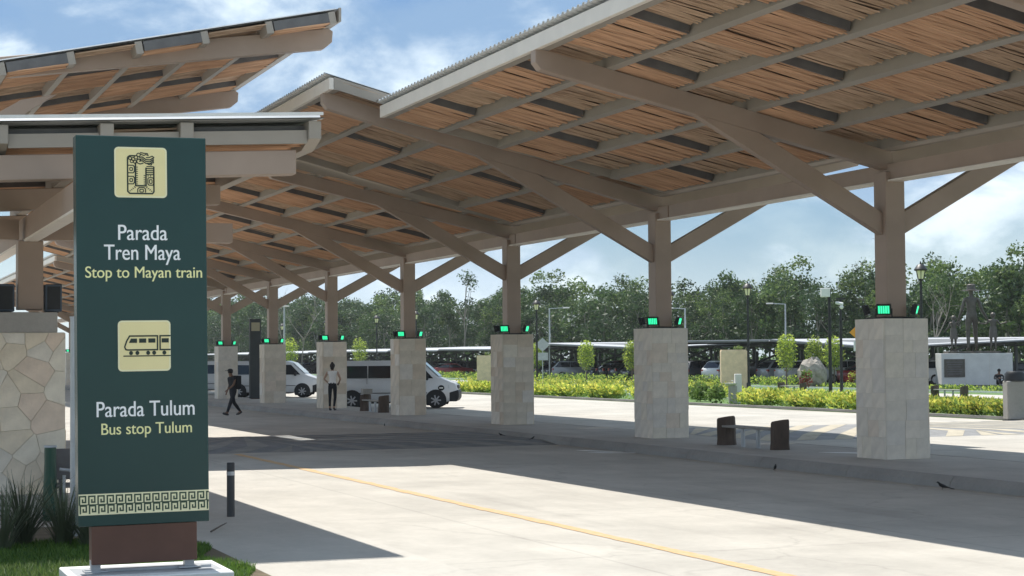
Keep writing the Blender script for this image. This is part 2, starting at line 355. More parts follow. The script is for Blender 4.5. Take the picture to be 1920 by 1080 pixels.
# ------------------------------------------------------------------ stone piers
VARIED = random.Random(11)
def pieces(w, h, r, smin):
    if (w > smin*1.9 or h > smin*2.2) and (w > smin or h > smin):
        if h/w > .9 or w < smin*1.2:
            c = h*r.uniform(.36, .64); return [(x, y, a, b) for (x, y, a, b) in pieces(w, c, r, smin)]+[(x, y+c, a, b) for (x, y, a, b) in pieces(w, h-c, r, smin)]
        c = w*r.uniform(.36, .64); return [(x, y, a, b) for (x, y, a, b) in pieces(c, h, r, smin)]+[(x+c, y, a, b) for (x, y, a, b) in pieces(w-c, h, r, smin)]
    return [(0, 0, w, h)]
PS = .93; PH = 2.5
def pier(x, y, label, detail):
    t = thing('stone_pier', label, 'pier', (x, y, PZ), 0, 'stone clad piers along the platform')
    c = PS/2-.03
    MB().box((0, 0, PH/2-.002), (2*c+.042, 2*c+.042, PH-.004)).build('pier_core', m_mortar, t)
    r = random.Random(int(y*10)); g = .004
    faces = [('x', -1), ('y', -1), ('x', 1)] + ([('y', 1)] if detail > 1 else [])
    allm = MB()
    for ax, s in faces:
        for (u, v, a, b) in pieces(PS-.004 if ax == 'x' else PS-.06-.004, PH-.004, r, .24 if detail > 1 else .36):
            W2 = (PS-.004)/2 if ax == 'x' else (PS-.064)/2
            th = .03+r.uniform(-.003, .005); mid = (u+a/2-W2, v+b/2)
            d = (a-g, b-g)
            if ax == 'x': ce = (s*(c+th/2), mid[0], mid[1]); di = (th, d[0], d[1])
            else: ce = (mid[0], s*(c+th/2), mid[1]); di = (d[0], th, d[1])
            mi = r.choice((0, 0, 1, 1, 2, 3, 3, 4, 5)); tan = y > 45; mm_ = m_stone2[mi % 4] if tan and r.random() < .75 else m_stone[mi]
            if detail: MB().box((0, 0, 0), di).build('stone_slab', mm_, t, ce)
            else: allm.box(ce, di, None, mi)
    if not detail: allm.build('stone_cladding', m_stone, t)['kind'] = 'stuff'
    return t
ORD = ['nearest stone clad pier, at the right of the picture', 'second stone clad pier from the right, beside the bench', 'third stone clad pier from the right, with brown stains', 'fourth stone clad pier from the right, in front of the white van',
       'fifth stone clad pier from the right, behind the standing woman', 'sixth stone clad pier from the right, before the rear white van', 'seventh stone clad pier, just right of the teal sign']
SH = ['nearest pier', 'second pier from the right', 'third pier from the right', 'fourth pier from the right', 'fifth pier from the right', 'sixth pier from the right', 'seventh pier, right of the sign']
COLX = 17.97
YC = [28.12+9.64*k for k in range(-1, 14)]       # index 1 is the nearest pier in view
for k in range(1, 14):
    if k <= 7: pier(COLX, YC[k], ORD[k-1], 2 if k <= 3 else 1 if k <= 6 else 0)
    elif k == 13: pier(COLX, YC[k], 'distant stone clad pier glimpsed left of the teal sign', 0)
    elif k in (8, 12): pier(COLX, YC[k], 'far stone clad pier in the row behind the teal sign', 0)

# floodlights
def floodlight_proto():
    t = thing('floodlight', 'green', 'floodlight', (0, 0, 0), 0, 'green floodlights on the stone piers')
    rot = Matrix.Rotation(math.radians(14), 3, 'X')          # looks along -y, tilted up
    h = MB(); z = .20
    h.box(rot @ Vector((0, .05, 0))+Vector((0, 0, z)), (.34, .07, .25), rot)
    for i in range(6): h.box(rot @ Vector((-.125+.05*i, .105, 0))+Vector((0, 0, z)), (.012, .045, .20), rot)
    for s in (-1, 1): h.box(rot @ Vector((s*.155, -.012+.022, 0))+Vector((0, 0, z)), (.03, .03, .25), rot)
    for s in (-1, 1): h.box(rot @ Vector((0, -.012+.022, s*.112))+Vector((0, 0, z)), (.278, .03, .026), rot)
    h.build('housing', m_black, t, bevel=.004)
    MB().box(rot @ Vector((0, .013, 0))+Vector((0, 0, z)), (.278, .006, .198), rot).build('lens', m_lamp, t)
    for i in range(5): MB().box(rot @ Vector((-.108+.054*i, .006, 0))+Vector((0, 0, z)), (.032, .007, .172), rot).build('led_bar', m_led, t)
    b = MB()
    for s in (-1, 1): b.beam((s*.185, .05, 0.0), (s*.185, .05, z+.03), .025, .012, (0, 1, 0))
    b.box((0, .05, .008), (.37, .05, .012)); b.build('bracket', m_black, t)
    return t
fl0 = floodlight_proto(); first = True
for k in list(range(1, 8))+[12, 13]:
    nm = SH[k-1] if k <= 7 else ('pier behind the sign' if k == 12 else 'distant pier left of the sign')
    for cx, cy, rz, w in ((-.33, -.28, -40, 'front left'), (.34, -.33, 48, 'right'), (-.36, .33, -128, 'rear left')):
        rz2 = math.radians(rz)
        lab = 'green lit floodlight, %s corner of the %s' % (w, nm)
        if w == 'rear left': lab = 'black floodlight seen side on, far left of the %s' % nm
        lc = (COLX+cx, YC[k]+cy, PZ+PH+.002)
        if first: fl0.scale = (.76, .76, .76)
        if first: fl0.location = lc; fl0.rotation_euler = (0, 0, rz2); fl0['label'] = lab; first = False
        else: dup(fl0, lc, rz2, lab)

# ------------------------------------------------------------------ canopies
def reed_mesh(w, v, kind, seed):
    """panel of reeds: v long (x, along the slope), w wide (y). hangs from z=0 downwards; kind low has dark boards at its ends"""
    r = random.Random(seed); m = MB(); n = int(w/.034); p = w/n
    base = -.20 if kind == 'low' else -.045
    for i in range(n):
        y0 = -w/2+i*p; jit = r.gauss(0, .011); a, b = r.gauss(0, .012), r.gauss(0, .012); yy = [r.gauss(0, .013) for _ in range(3)]
        if r.random() < .04: continue
        if kind == 'high': jit *= 1.7
        xs = (-v/2+r.uniform(0, .012), r.uniform(-.2, .2), v/2-r.uniform(0, .012)); rad = p*r.uniform(.36, .62)
        vs = []
        for j, x in enumerate(xs):
            z = base+jit+(a, 0, b)[j]; yc = y0+p/2+yy[j]
            vs += [(x, yc-rad, z+rad*.9), (x, yc-rad*.45, z-rad*.15), (x, yc+rad*.45, z-rad*.15), (x, yc+rad, z+rad*.9)]
        m.add(vs, [(j*4+k, j*4+k+1, j*4+k+5, j*4+k+4) for j in (0, 1) for k in range(3)], 0)
    m.add([(-v/2, -w/2, base+.03), (v/2, -w/2, base+.03), (v/2, w/2, base+.03), (-v/2, w/2, base+.03)], [(0, 1, 2, 3)], 1)
    if kind == 'low':
        for s in (-1, 1): m.box((0, s*(w/2-.012), (base-.0)/2), (v, .022, abs(base)-.01), None, 2)
    return m.mesh('reed_panel', [m_reedA if kind == 'low' else m_reedB, m_back, m_dark])
def corrug(x0, x1, z0, z1, y0, y1, pitch, h, mats, name, parent):
    """corrugated sheet from (x0,z0) to (x1,z1), ridges along the slope"""
    m = MB(); ys = []; y = y0
    while y < y1-.01:
        ys += [(y, 0), (y+pitch*.45, 0), (y+pitch*.58, h), (y+pitch*.87, h)]; y += pitch
    ys.append((y1, 0)); ys = [(min(a, y1), b) for a, b in ys]
    n = len(ys); vs = [(x0, a, z0+b) for a, b in ys]+[(x1, a, z1+b) for a, b in ys]+[(x0, a, z0+b+.012) for a, b in ys]+[(x1, a, z1+b+.012) for a, b in ys]
    fs = [(i, i+1, n+i+1, n+i) for i in range(n-1)]+[(2*n+i, 3*n+i, 3*n+i+1, 2*n+i+1) for i in range(n-1)]
    fs += [(i, 2*n+i, 2*n+i+1, i+1) for i in range(n-1)]+[(n+i, n+i+1, 3*n+i+1, 3*n+i) for i in range(n-1)]
    m.add(vs, fs); return m.build(name, mats, parent)
panel_cache = {}
def panels_for(w, v):
    k = (round(w, 2), round(v, 2))
    if k not in panel_cache: panel_cache[k] = {kd: [reed_mesh(w, v, kd, 31*i+len(panel_cache)*7+(5 if kd == 'low' else 0)) for i in range(3)] for kd in ('low', 'high')}
    return panel_cache[k]
def wing(t, s, d0, d1, zb, sl, y0, y1, ny, npur, rdep, pdep, panels, fascia, cut=1, reach=0., pan_w=2.41, stag=True, fh=.25):
    """one roof wing in local coords. s=-1 front (towards -x). rafter bottom at zb+sl*d; purlins above rafters; local y"""
    ang = math.atan(sl); slen = math.cos(ang)
    rise = rdep/slen
    def zt(d): return zb+sl*d+rise                    # rafter top / purlin bottom
    step = (d1-d0)/npur
    for i in range(npur+1):
        d = d0+step*i
        if i == npur and fascia: continue
        pw = .15
        rot = Matrix.Rotation(-ang*s*-1 if False else (ang if s < 0 else -ang), 3, 'Y')
        MB().box((0, 0, 0), (pw, y1-y0, pdep)).build('purlin', m_purl, t, (s*d, (y0+y1)/2, zt(d)+pdep/2/slen+.002)).rotation_euler = (0, ang if s < 0 else -ang, 0)
    if fascia:
        MB().box((0, 0, 0), (.10, y1-y0+.02, fh)).build('fascia', m_fasc, t, (s*d1, (y0+y1)/2, zt(d1)+fh/2-.02), bevel=.006)
        MB().box((0, 0, 0), (.16, y1-y0, .05)).build('fascia_sill', m_purl, t, (s*(d1-.135), (y0+y1)/2, zt(d1)+.02-.02))
    sh0 = zt(d0)+pdep/slen+.03; dd = d1+.12
    corrug(s*d0, s*dd, sh0, zt(dd)+pdep/slen+.03, y0, y1, .21, .04, m_sheet, 'roof_sheet', t)
    for yb_ in (y0+.02, y1-.02):        # closing boards at both ends of the wing
        hgt = pdep/slen+.05
        MB().prism([(s*d0, zt(d0)+.01), (s*(d1-.06), zt(d1-.06)+.01), (s*(d1-.06), zt(d1-.06)+hgt-.03), (s*d0, zt(d0)+hgt-.03)], 1, yb_-.018, yb_+.018).build('end_board', m_purl, t) if panels and fascia else None
    if panels:
        v = step/slen-.155; n = max(1, round((y1-y0)/pan_w)); w = (y1-y0)/n
        pm = panels_for(w-.006, v)
        for i in range(npur):
            d = d0+step*(i+.5)
            for j in range(n):
                kd = 'low' if (j+(i if stag else 0)) % 2 else 'high'
                sc = pdep/.24
                o = put('reed_panel', VARIED.choice(pm[kd]), t, (s*d, y0+w*(j+.5), zt(d)+pdep/slen-.004), rot=(0, ang if s < 0 else -ang, 0))
                if abs(sc-1) > .05: o.scale = (1, 1, sc)
def rafter(t, s, y, d0, d1, zb, sl, dep, w=.22, col=None):
    ang = math.atan(sl); v = dep/math.cos(ang)
    # side profile with a clipped lower tip
    P = [(s*d0, zb+sl*d0), (s*(d1-.10), zb+sl*(d1-.10)), (s*d1, zb+sl*d1+.10), (s*d1, zb+sl*d1+v), (s*d0, zb+sl*d0+v)]
    MB().prism(P, 1, y-w/2, y+w/2).build('rafter', col or m_steel, t, bevel=.008)
def bus_canopy(label, cols, y0, y1, dF, slF, dR, slR, zadd=0.):
    yb = cols[0]; t = thing('bus_canopy', label, 'canopy', (COLX, yb, PZ+PH), 0, 'reed lined canopies over the platform')
    zl = -(PZ+PH); zb = 5.30+zl
    for yc in cols:
        y = yc-yb
        MB().box((0, 0, .012), (.62, .62, .022)).build('base_plate', m_black, t, (0, y, .002))
        MB().box((0, 0, (5.29+zl)/2+.015), (.40, .40, 5.29+zl-.03)).build('column', m_steel, t, (0, y, 0), bevel=.012)
        rafter(t, -1, y, .0, dF+.04, zb+.01, slF, .34); rafter(t, 1, y, .0, dR+.04, zb+.012, slR, .34)
        for s, sl in ((-1, slF), (1, slR)):
            # knee brace as a sloped prism ending under the rafter
            k = .545; z0 = 4.155+zl; d = .2; th = .40
            dl = (zb+.01-z0+k*d)/(k-sl); du = (zb+.01-z0-th+k*d)/(k-sl)
            P = [(s*d, z0), (s*dl, z0+k*(dl-d)), (s*du, z0+th+k*(du-d)), (s*d, z0+th)]
            MB().prism(P, 1, y-.095, y+.095).build('brace', m_steel, t, bevel=.008)
    MB().box((0, (y0+y1)/2-yb, 5.28+zl), (.20, y1-y0-.01, .30)).build('eave_beam', m_steel, t, (.0, 0, 0))
    MB().box((0, (y0+y1)/2-yb, 5.126+zl), (.30, y1-y0-.02, .03)).build('lit_lip', m_fasc, t)  # pale strip imitates skylight on the bottom lip of the beam
    wing(t, -1, .12, dF, zb+.005, slF, y0-yb, y1-yb, 0, 5, .335, .24, True, True)
    wing(t, 1, .12, dR, zb+.005, slR, y0-yb, y1-yb, 0, 4, .335, .24, False, True)
    return t
bus_canopy('nearest wide canopy module of reed panels at the upper right', [YC[0], YC[1]], 12.6, 37.04, 6.85, .222, 4.75, .222)
bus_canopy('longer raised canopy module behind the nearest one, at the second pier', [YC[2]], 37.10, 46.78, 7.95, .262, 5.3, .235)
bus_canopy('long canopy module receding over the third to sixth piers', YC[3:7], 46.84, 85.3, 6.9, .222, 5.4, .222)
bus_canopy('far raised canopy module over the seventh pier', [YC[7]], 85.4, 95.0, 7.95, .262, 5.3, .235)
bus_canopy('far canopy module hidden mostly behind the teal sign', [YC[8], YC[12]], 95.1, 133.5, 6.9, .222, 5.4, .222)
bus_canopy('farthest canopy module seen left of the teal sign', [YC[13]], 133.6, 152., 6.9, .222, 5.4, .222)

# left canopies
def left_canopy():
    # tall one
    yb = 38.7; cx = 1.0; sl = .21; t = thing('bus_canopy', 'tall reed lined canopy wing rising against the sky, upper left', 'canopy', (cx, yb, RD), 0, 'reed lined canopies on the left')
    zt0 = 8.87-.21*(10.44-cx)-RD                     # rafter bottom at the column line
    for y in (0., 9.75):
        MB().box((0, 0, zt0/2), (.45, .45, zt0-.01)).build('column', m_steel, t, (0, y, 0), bevel=.012)
        P = [(-6, zt0-.2), (9.25, zt0+sl*9.25), (9.44, zt0+sl*9.44+.12), (9.46, zt0+sl*9.46+.36), (9.36, zt0+sl*9.36+.44), (-6, zt0+.24)]
        MB().prism(P, 1, y-.12, y+.12).build('rafter', m_steel, t, bevel=.01)
        P = [(.22, zt0-1.5), (3.5, zt0+.735-.05), (2.8, zt0+.6-.05), (.22, zt0-1.05)]
        MB().prism(P, 1, y-.1, y+.1).build('brace', m_steel, t)
    wing(t, 1, -4.6, 9.28, zt0+.012, sl, -.75, 13.6, 0, 10, .42, .26, True, False)
    wing_end = MB().box((0, 6.4, 0), (.05, 14.4, .30)).build('fascia', m_purl, t, (9.44, 0, zt0+sl*9.4+.62))
    # low one
    yb = 25.2; cx = 2.59; t = thing('bus_canopy', 'low flat canopy right behind the teal sign on the left', 'canopy', (cx, yb, PZ+2.55), 0, 'reed lined canopies on the left')
    zl = -(PZ+2.55)
    MB().box((0, 0, (3.63+zl)/2), (.33, .33, 3.63+zl-.004)).build('column', m_steel, t, (0, 0, .002), bevel=.01)
    MB().box((0, 0, 0), (.15, 11.4, .30)).build('eave_beam', m_steel, t, (0, -.2, 3.80+zl))
    MB().box((0, 0, 0), (.18, 11.4, .03)).build('lit_lip', m_fasc, t, (0, -.2, 3.633+zl))  # light on the lower beam edge, put in as a pale strip
    MB().box((-1.6, 0, 3.78+zl), (2.9, .24, .27)).build('tie_beam', m_steel, t, (0, 0, 0))
    MB().box((1.45, 0, 3.78+zl), (2.6, .24, .27)).build('tie_beam', m_steel, t, (0, 0, 0))
    sl = .05
    for y in (-4.35, .0, 4.9):
        z0 = 4.18-.05*2.58+zl
        P = [(-7, z0-.35), (2.58, z0+.05*2.58), (2.58, z0+.05*2.58+.285), (-7, z0-.065)]
        MB().prism(P, 1, y-.12, y+.12).build('rafter', m_steel, t, bevel=.008)
    z0 = 4.18-.05*2.58+zl+.285
    xs = [-5.5, -4.0, -2.4, -.78, .37, 1.27, 2.77]
    for i, x in enumerate(xs):
        zz_ = z0+.05*x
        w = .15
        P = [(-4.62, zz_+.11), (-4.24, zz_+.005), (6.0, zz_+.005), (6.0, zz_+.32), (-4.62, zz_+.32)]
        MB().prism([(a, b) for a, b in P], 0, x-w/2, x+w/2).build('purlin', m_purl, t, bevel=.006)
    for i in range(len(xs)-1):
        a, b = xs[i]+.077, xs[i+1]-.077
        MB().box(((a+b)/2, -4.52, z0+.05*(a+b)/2+.145), (b-a, .05, .155), Matrix.Rotation(-.05, 3, 'Y')).build('trim_board', m_purl, t)
        v = b-a; n = 4; w = (6.0+4.4)/n
        for j in range(n):
            kd = 'low' if (i+j) % 2 else 'high'
            me = reed_mesh(w-.01, v, kd, 200+i*10+j)
            put('reed_panel', me, t, ((a+b)/2, -4.4+w*(j+.5), z0+.05*(a+b)/2+.30), rot=(0, -.05, 0))
    corrug(-5.6, 2.87, z0-.05*5.6+.345, z0+.05*2.87+.345, -4.66, 6.1, .34, .05, m_sheet, 'roof_sheet', t)
    MB().box((-1.37, -4.69, z0+.40-.07), (8.45, .02, .035), Matrix.Rotation(-.05, 3, 'Y')).build('edge_trim', m_white, t)
left_canopy()

# rubble-faced pier on the left
def clip(poly, a, b, c):
    out = []
    for i in range(len(poly)):
        p, q = poly[i], poly[(i+1) % len(poly)]; dp, dq = a*p[0]+b*p[1]-c, a*q[0]+b*q[1]-c
        if dp <= 0: out.append(p)
        if dp*dq < 0: t = dp/(dp-dq); out.append((p[0]+t*(q[0]-p[0]), p[1]+t*(q[1]-p[1])))
    return out
def voronoi(w, h, n, r, gap):
    pts = [(r.uniform(0, w), r.uniform(0, h)) for _ in range(n)]
    for _ in range(0):       # relax a little
        cs = []
        for i, p in enumerate(pts):
            c = cell(pts, i, w, h, 0); cs.append((sum(x for x, _ in c)/len(c)*.5+p[0]*.5, sum(y for _, y in c)/len(c)*.5+p[1]*.5))
        pts = cs
    return [cell(pts, i, w, h, gap) for i in range(n)]
def cell(pts, i, w, h, gap):
    poly = [(0, 0), (w, 0), (w, h), (0, h)]; p = pts[i]
    for j, q in enumerate(pts):
        if j == i: continue
        a, b = q[0]-p[0], q[1]-p[1]; d = math.hypot(a, b); a /= d; b /= d
        poly = clip(poly, a, b, a*(p[0]+q[0])/2+b*(p[1]+q[1])/2-gap)
        if len(poly) < 3: return poly
    return poly
def rubble_pier():
    t = thing('stone_pier', 'big pier faced with cream crazy-paving stones at the left edge', 'pier', (2.49, 25.2, RD))
    S = 1.02; H = 2.42
    MB().box((0, 0, H/2), (S-.015, S-.015, H)).build('pier_core', m_mortar, t)
    MB().box((-.045, 0, H+.135), (S-.10, S-.04, .27)).build('concrete_cap', m_plat, t, bevel=.008)
    MB().box((0, 0, .14), (S+.10, S+.10, .28)).build('base_course', m_walk, t, bevel=.01)
    r = random.Random(5)
    for ax, s in (('y', -1), ('x', -1), ('x', 1)):
        for poly in voronoi(S-(0 if ax == 'y' else .09), H-.30, 30, r, .0016):
            if len(poly) < 3: continue
            th = .05+r.uniform(-.004, .009); W = (S if ax == 'y' else S-.09)/2; c0 = S/2-.04
            cx = sum(p[0] for p in poly)/len(poly); cz = sum(p[1] for p in poly)/len(poly)
            top = [((p[0]-cx)*.992, (p[1]-cz)*.992) for p in poly]; bot = [(p[0]-cx, p[1]-cz) for p in poly]; n = len(poly)
            if ax == 'y': V = [(x, 0, z) for x, z in bot]+[(x, -th*.7, z) for x, z in bot]+[(x, -th, z) for x, z in top]; lc = (cx-W, -c0, cz+.29)
            else: V = [(0, x, z) for x, z in bot]+[(s*th*.7, x, z) for x, z in bot]+[(s*th, x, z) for x, z in top]; lc = (s*c0, cx-W, cz+.29)
            F = [(i, (i+1) % n, n+(i+1) % n, n+i) for i in range(n)]+[(n+i, n+(i+1) % n, 2*n+(i+1) % n, 2*n+i) for i in range(n)]+[tuple(range(2*n, 3*n))]
            MB().add(V, F).build('rubble_stone', r.choice(m_rub), t, lc)
rubble_pier()
for cx, lab in ((-.33, 'dark speaker box left of the brown column on the rubble pier'), (.29, 'dark speaker box right of the brown column on the rubble pier')):
    t = thing('speaker_box', lab, 'speaker', (2.60+cx, 25.15, RD+2.69), 0, 'dark boxes on the rubble pier')
    MB().box((0, 0, .20), (.22, .24, .37)).build('cabinet', mat('dark_blue_grey', (.07, .095, .13), .5, .1, 4), t, bevel=.012)
    MB().box((0, -.122, .20), (.17, .006, .31)).build('grille', m_black, t)
    MB().box((0, 0, .012), (.14, .16, .02)).build('foot', m_black, t)
# thin haze volume added to lift the dark tones under the roofs
def haze():
    m = bpy.data.materials.new('shadow_lift_haze'); m.use_nodes = True; t = m.node_tree; t.nodes.clear()
    v = t.nodes.new('ShaderNodeVolumePrincipled'); v.inputs['Color'].default_value = (.92, .95, 1, 1); v.inputs['Density'].default_value = .00015; v.inputs['Anisotropy'].default_value = .25
    o = t.nodes.new('ShaderNodeOutputMaterial'); t.links.new(v.outputs[0], o.inputs['Volume'])
    b = MB().box((60, 250, 9.), (700, 800, 23.)).build('added_shadow_lift_haze', m); b['kind'] = 'stuff'
haze()
# ------------------------------------------------------------------ the stop sign
def text_mesh(s, size, x0, x1, zbase, y, name, m, parent, bold=.012, h=None):
    cu = bpy.data.curves.new('lettering', 'FONT'); cu.body = s; cu.size = size; cu.extrude = .003
    o = bpy.data.objects.new('lettering', cu); COL.objects.link(o)
    dg = bpy.context.evaluated_depsgraph_get(); me = bpy.data.meshes.new_from_object(o.evaluated_get(dg)); bpy.data.objects.remove(o)
    xs = [v.co.x for v in me.vertices]; a, b = min(xs), max(xs); k = (x1-x0)/(b-a)
    V = [((v.co.x-a)*k+x0, y-v.co.z, v.co.y*1.16+zbase) for v in me.vertices]; F = [tuple(p.vertices) for p in me.polygons]; bpy.data.meshes.remove(me)
    iv = sorted((min(V[i][0] for i in f), max(V[i][0] for i in f)) for f in F); words_ = []
    for p, q in iv:
        if words_ and p < words_[-1][1]+.13*size*k: words_[-1][1] = max(words_[-1][1], q)
        else: words_.append([p, q])
    for p, q in words_:                                  # one part per word
        mb = MB(); fs = [f for f in F if p-1e-6 <= V[f[0]][0] <= q+1e-6]
        for j, dx in enumerate((-1, 0, 1)): mb.add([(x+dx*bold*size*.55, yy_-.0004*j, z) for x, yy_, z in V], fs)
        put(name, mb.mesh(name, m), parent)
def stroke(m, pts, w, y, closed=False, th=.003):
    """flat line of width w along pts (x,z) on the plane y"""
    n = len(pts); pts = [Vector((p[0], p[1])) for p in pts]; L_, R_ = [], []
    for i in range(n):
        a = pts[(i-1) % n] if (closed or i > 0) else pts[i]; b = pts[(i+1) % n] if (closed or i < n-1) else pts[i]
        d1 = (pts[i]-a); d2 = (b-pts[i]); d1 = d1.normalized() if d1.length > 1e-7 else d2.normalized(); d2 = d2.normalized() if d2.length > 1e-7 else d1
        t = (d1+d2); t = t.normalized() if t.length > 1e-4 else d1; nrm = Vector((-t.y, t.x)); k = w/2/max(.5, nrm.dot(Vector((-d1.y, d1.x))))
        L_.append(pts[i]+nrm*k); R_.append(pts[i]-nrm*k)
    vs = [(p.x, y-th, p.y) for p in L_]+[(p.x, y-th, p.y) for p in R_]
    fs = [(i, (i+1) % n, n+(i+1) % n, n+i) for i in range(n if closed else n-1)]
    m.add(vs, fs)
def rrect(x0, z0, x1, z1, r, k=4):
    P = []
    for cx, cz, a in ((x1-r, z1-r, 0), (x0+r, z1-r, 90), (x0+r, z0+r, 180), (x1-r, z0+r, 270)):
        for i in range(k+1):
            t = math.radians(a+90*i/k); P.append((cx+r*math.cos(t), cz+r*math.sin(t)))
    return P
def plate(m, poly, y, th, mi=0): m.prism(poly, 1, y, y-th, mi)
def stop_sign():
    X0, Y0 = 2.10, 16.30; tilt = -.008
    t = thing('bus_stop_sign', 'tall dark teal stop sign with white lettering and a brown foot', 'sign', (X0, Y0, .185)); t.rotation_euler = (0, tilt, 0)
    W = 1.155; z0, z1 = .365, 3.825; y = 0.
    MB().box((W/2, .10, (z0+z1)/2), (W, .20, z1-z0)).build('panel', m_sign, t, bevel=.006)
    MB().box((.58, .095, .195), (.93, .17, .338)).build('foot_panel', m_brown, t, bevel=.004)
    for x in (.155, .985):
        MB().box((x, .10, .0), (.085, .09, .12)).build('leg', m_zinc, t)
        MB().box((x, .10, -.036), (.20, .18, .012)).build('leg_plate', m_zinc, t)
    # icons
    for nm, (a, b, c, d) in (('glyph_icon', (.335, 3.275, .80, 3.725)), ('train_icon', (.355, 1.725, .82, 2.175))):
        m = MB(); plate(m, rrect(a, b, c, d, .035), y, .004); ic = m.build(nm, m_cream, t)
        m = MB(); stroke(m, rrect(a+.006, b+.006, c-.006, d-.006, .03), .014, y, True, .0055); m.build('border', m_creamline, ic)
        m = MB(); lw = .012; yy = .0065
        def S(pts, w=lw, cl=False): stroke(m, [(a+(c-a)*p, b+(d-b)*q) for p, q in pts], w, y, cl, yy)
        def RR(p0, q0, p1, q1, r, w=lw): S(rrect(p0, q0, p1, q1, r, 3), w, True)
        def D(pts): m.add([(a+(c-a)*p, y-yy, b+(d-b)*q) for p, q in pts], [tuple(range(len(pts)))])
        if nm == 'train_icon':
            S([(.18, .42), (.75, .42), (.75, .695), (.22, .695), (.165, .60), (.125, .48), (.145, .43)], .013, True)
            S([(1., .695), (.80, .695), (.80, .42), (1., .42)], .013)
            D([(.205, .56), (.36, .56), (.36, .645), (.245, .645)])
            for p in (.40, .575): D([(p, .56), (p+.135, .56), (p+.135, .645), (p, .645)])
            D([(.83, .56), (.965, .56), (.965, .645), (.83, .645)])
            for p in (.245, .365, .57, .685, .88): D([(p+.038*math.cos(k*math.pi/6), .36+.042*math.sin(k*math.pi/6)) for k in range(12)])
            S([(.10, .30), (1., .30)], .010)
        else:
            S([(.25, .80), (.25, .12), (.29, .08), (.72, .08), (.75, .12), (.75, .62)], .013)
            S([(.40, .70), (.40, .235), (.60, .235), (.60, .60)], .013)
            for p, q in ((.28, .49), (.28, .27)): S([(.255, q), (.355, q), (.38, q+.03), (.38, q+.12), (.355, q+.15), (.255, q+.15)], .009); RR(p+.012, q+.045, p+.062, q+.105, .015, .008)
            RR(.635, .25, .745, .40, .03, .009); RR(.665, .285, .715, .36, .015, .008)
            S([(.44, .10), (.44, .17), (.47, .20), (.56, .20), (.59, .17), (.59, .10)], .009); RR(.48, .11, .55, .165, .015, .008)
            for q in (.46, .50, .54, .58, .62): S([(.61, q), (.75, q)], .009)
            for p in (.64, .69): S([(p, .42), (p, .46)], .007)
            for q in range(9): S([(.415, .27+.042*q), (.445, .27+.042*q)], .007)
            for q in range(5): S([(.555, .27+.042*q), (.585, .27+.042*q)], .007)
            for k in range(4): S([(.28+.03*k, .13+.03*k), (.31+.03*k, .13+.02*k)], .007); S([(.72-.03*k, .13+.03*k), (.69-.03*k, .13+.02*k)], .007)
            # plumed head at the top
            S([(.25, .80), (.29, .83), (.40, .83)], .012)
            for p, q, r in ((.30, .78, .03), (.36, .765, .032), (.33, .72, .03), (.39, .71, .03), (.41, .80, .035), (.46, .85, .035)):
                S([(p+r*math.cos(k*math.pi/4), q+r*math.sin(k*math.pi/4)) for k in range(8)], .008, True)
            sp = [(.48+(.015+.011*k)*math.cos(.8*k), .735+(.013+.009*k)*math.sin(.8*k)) for k in range(8)]; S(sp, .010)
            for o_ in (0, .038, .076): S([(.47, .80-o_), (.53, .81-o_), (.60, .76-o_), (.68, .755-o_), (.735, .79-o_*.9), (.75, .765-o_)], .010)
            S([(.49, .87), (.56, .84), (.60, .86), (.645, .84), (.63, .88), (.56, .885), (.49, .90)], .009)
            S([(.60, .80), (.66, .80), (.72, .83), (.76, .80)], .009)
            S([(.62, .68), (.66, .66), (.72, .68), (.69, .64)], .009)
        m.build('line_drawing', m_ink, ic)
    for s, sz, a, b, z, m_ in (('Parada', .17, .365, .800, 2.895, m_ltext), ('Tren Maya', .17, .240, .915, 2.718, m_ltext), ('Stop to Mayan train', .125, .075, 1.110, 2.558, m_ytext),
                             ('Parada Tulum', .17, .165, 1.030, 1.325, m_ltext), ('Bus stop Tulum', .125, .205, 1.005, 1.168, m_ytext)):
        text_mesh(s, sz, a, b, z, y-.001, 'lettering', m_, t, .015)
    # step-fret band
    kz0, kz1 = .465, .65; m = MB(); plate(m, [(.002, kz0), (W-.002, kz0), (W-.002, kz1), (.002, kz1)], y, .004); band = m.build('fret_band', m_creamline, t)
    m = MB(); px = W/14.4; hh = (kz1-kz0-.03)/2
    for row in range(2):
        zb = kz0+.012+row*(hh+.006)
        for k in range(15):
            xb = .004+k*px+(.006 if row == 0 else 0); sx = px/6.2; sz = hh/6.
            def q(i0, j0, i1, j1):
                xa, xc = xb+i0*sx, min(W-.004, xb+i1*sx)
                if xa < W-.006: m.add([(xa, y-.0055, zb+j0*sz), (xc, y-.0055, zb+j0*sz), (xc, y-.0055, zb+j1*sz), (xa, y-.0055, zb+j1*sz)], [(0, 1, 2, 3)])
            q(0, 0, 1, 6); q(1, 5, 5, 6); q(4, 1, 5, 5); q(2, 1, 4, 2); q(2, 2, 3, 3.6)
    m.add([(.004, y-.0056, (kz0+kz1)/2-.004), (W-.004, y-.0056, (kz0+kz1)/2-.004), (W-.004, y-.0056, (kz0+kz1)/2+.004), (.004, y-.0056, (kz0+kz1)/2+.004)], [(0, 1, 2, 3)])
    m.build('fret_pattern', m_keyg, band)
    b = thing('concrete_footing', 'white concrete footing block under the teal sign', 'footing', (X0+.605, Y0+.14, .105))
    MB().box((0, 0, -.05), (1.40, .98, .17)).build('footing_block', m_white, b, bevel=.01)
    MB().box((0, 0, .0325), (1.28, .62, .008)).build('steel_base_plate', m_zinc, b)
    MB().box((.02, -.03, .048), (1.12, .07, .022)).build('steel_bar', m_zinc, b)
    p = thing('steel_post', 'pale grey steel post standing just behind the left edge of the teal sign', 'post', (2.70, 21.3, 0))
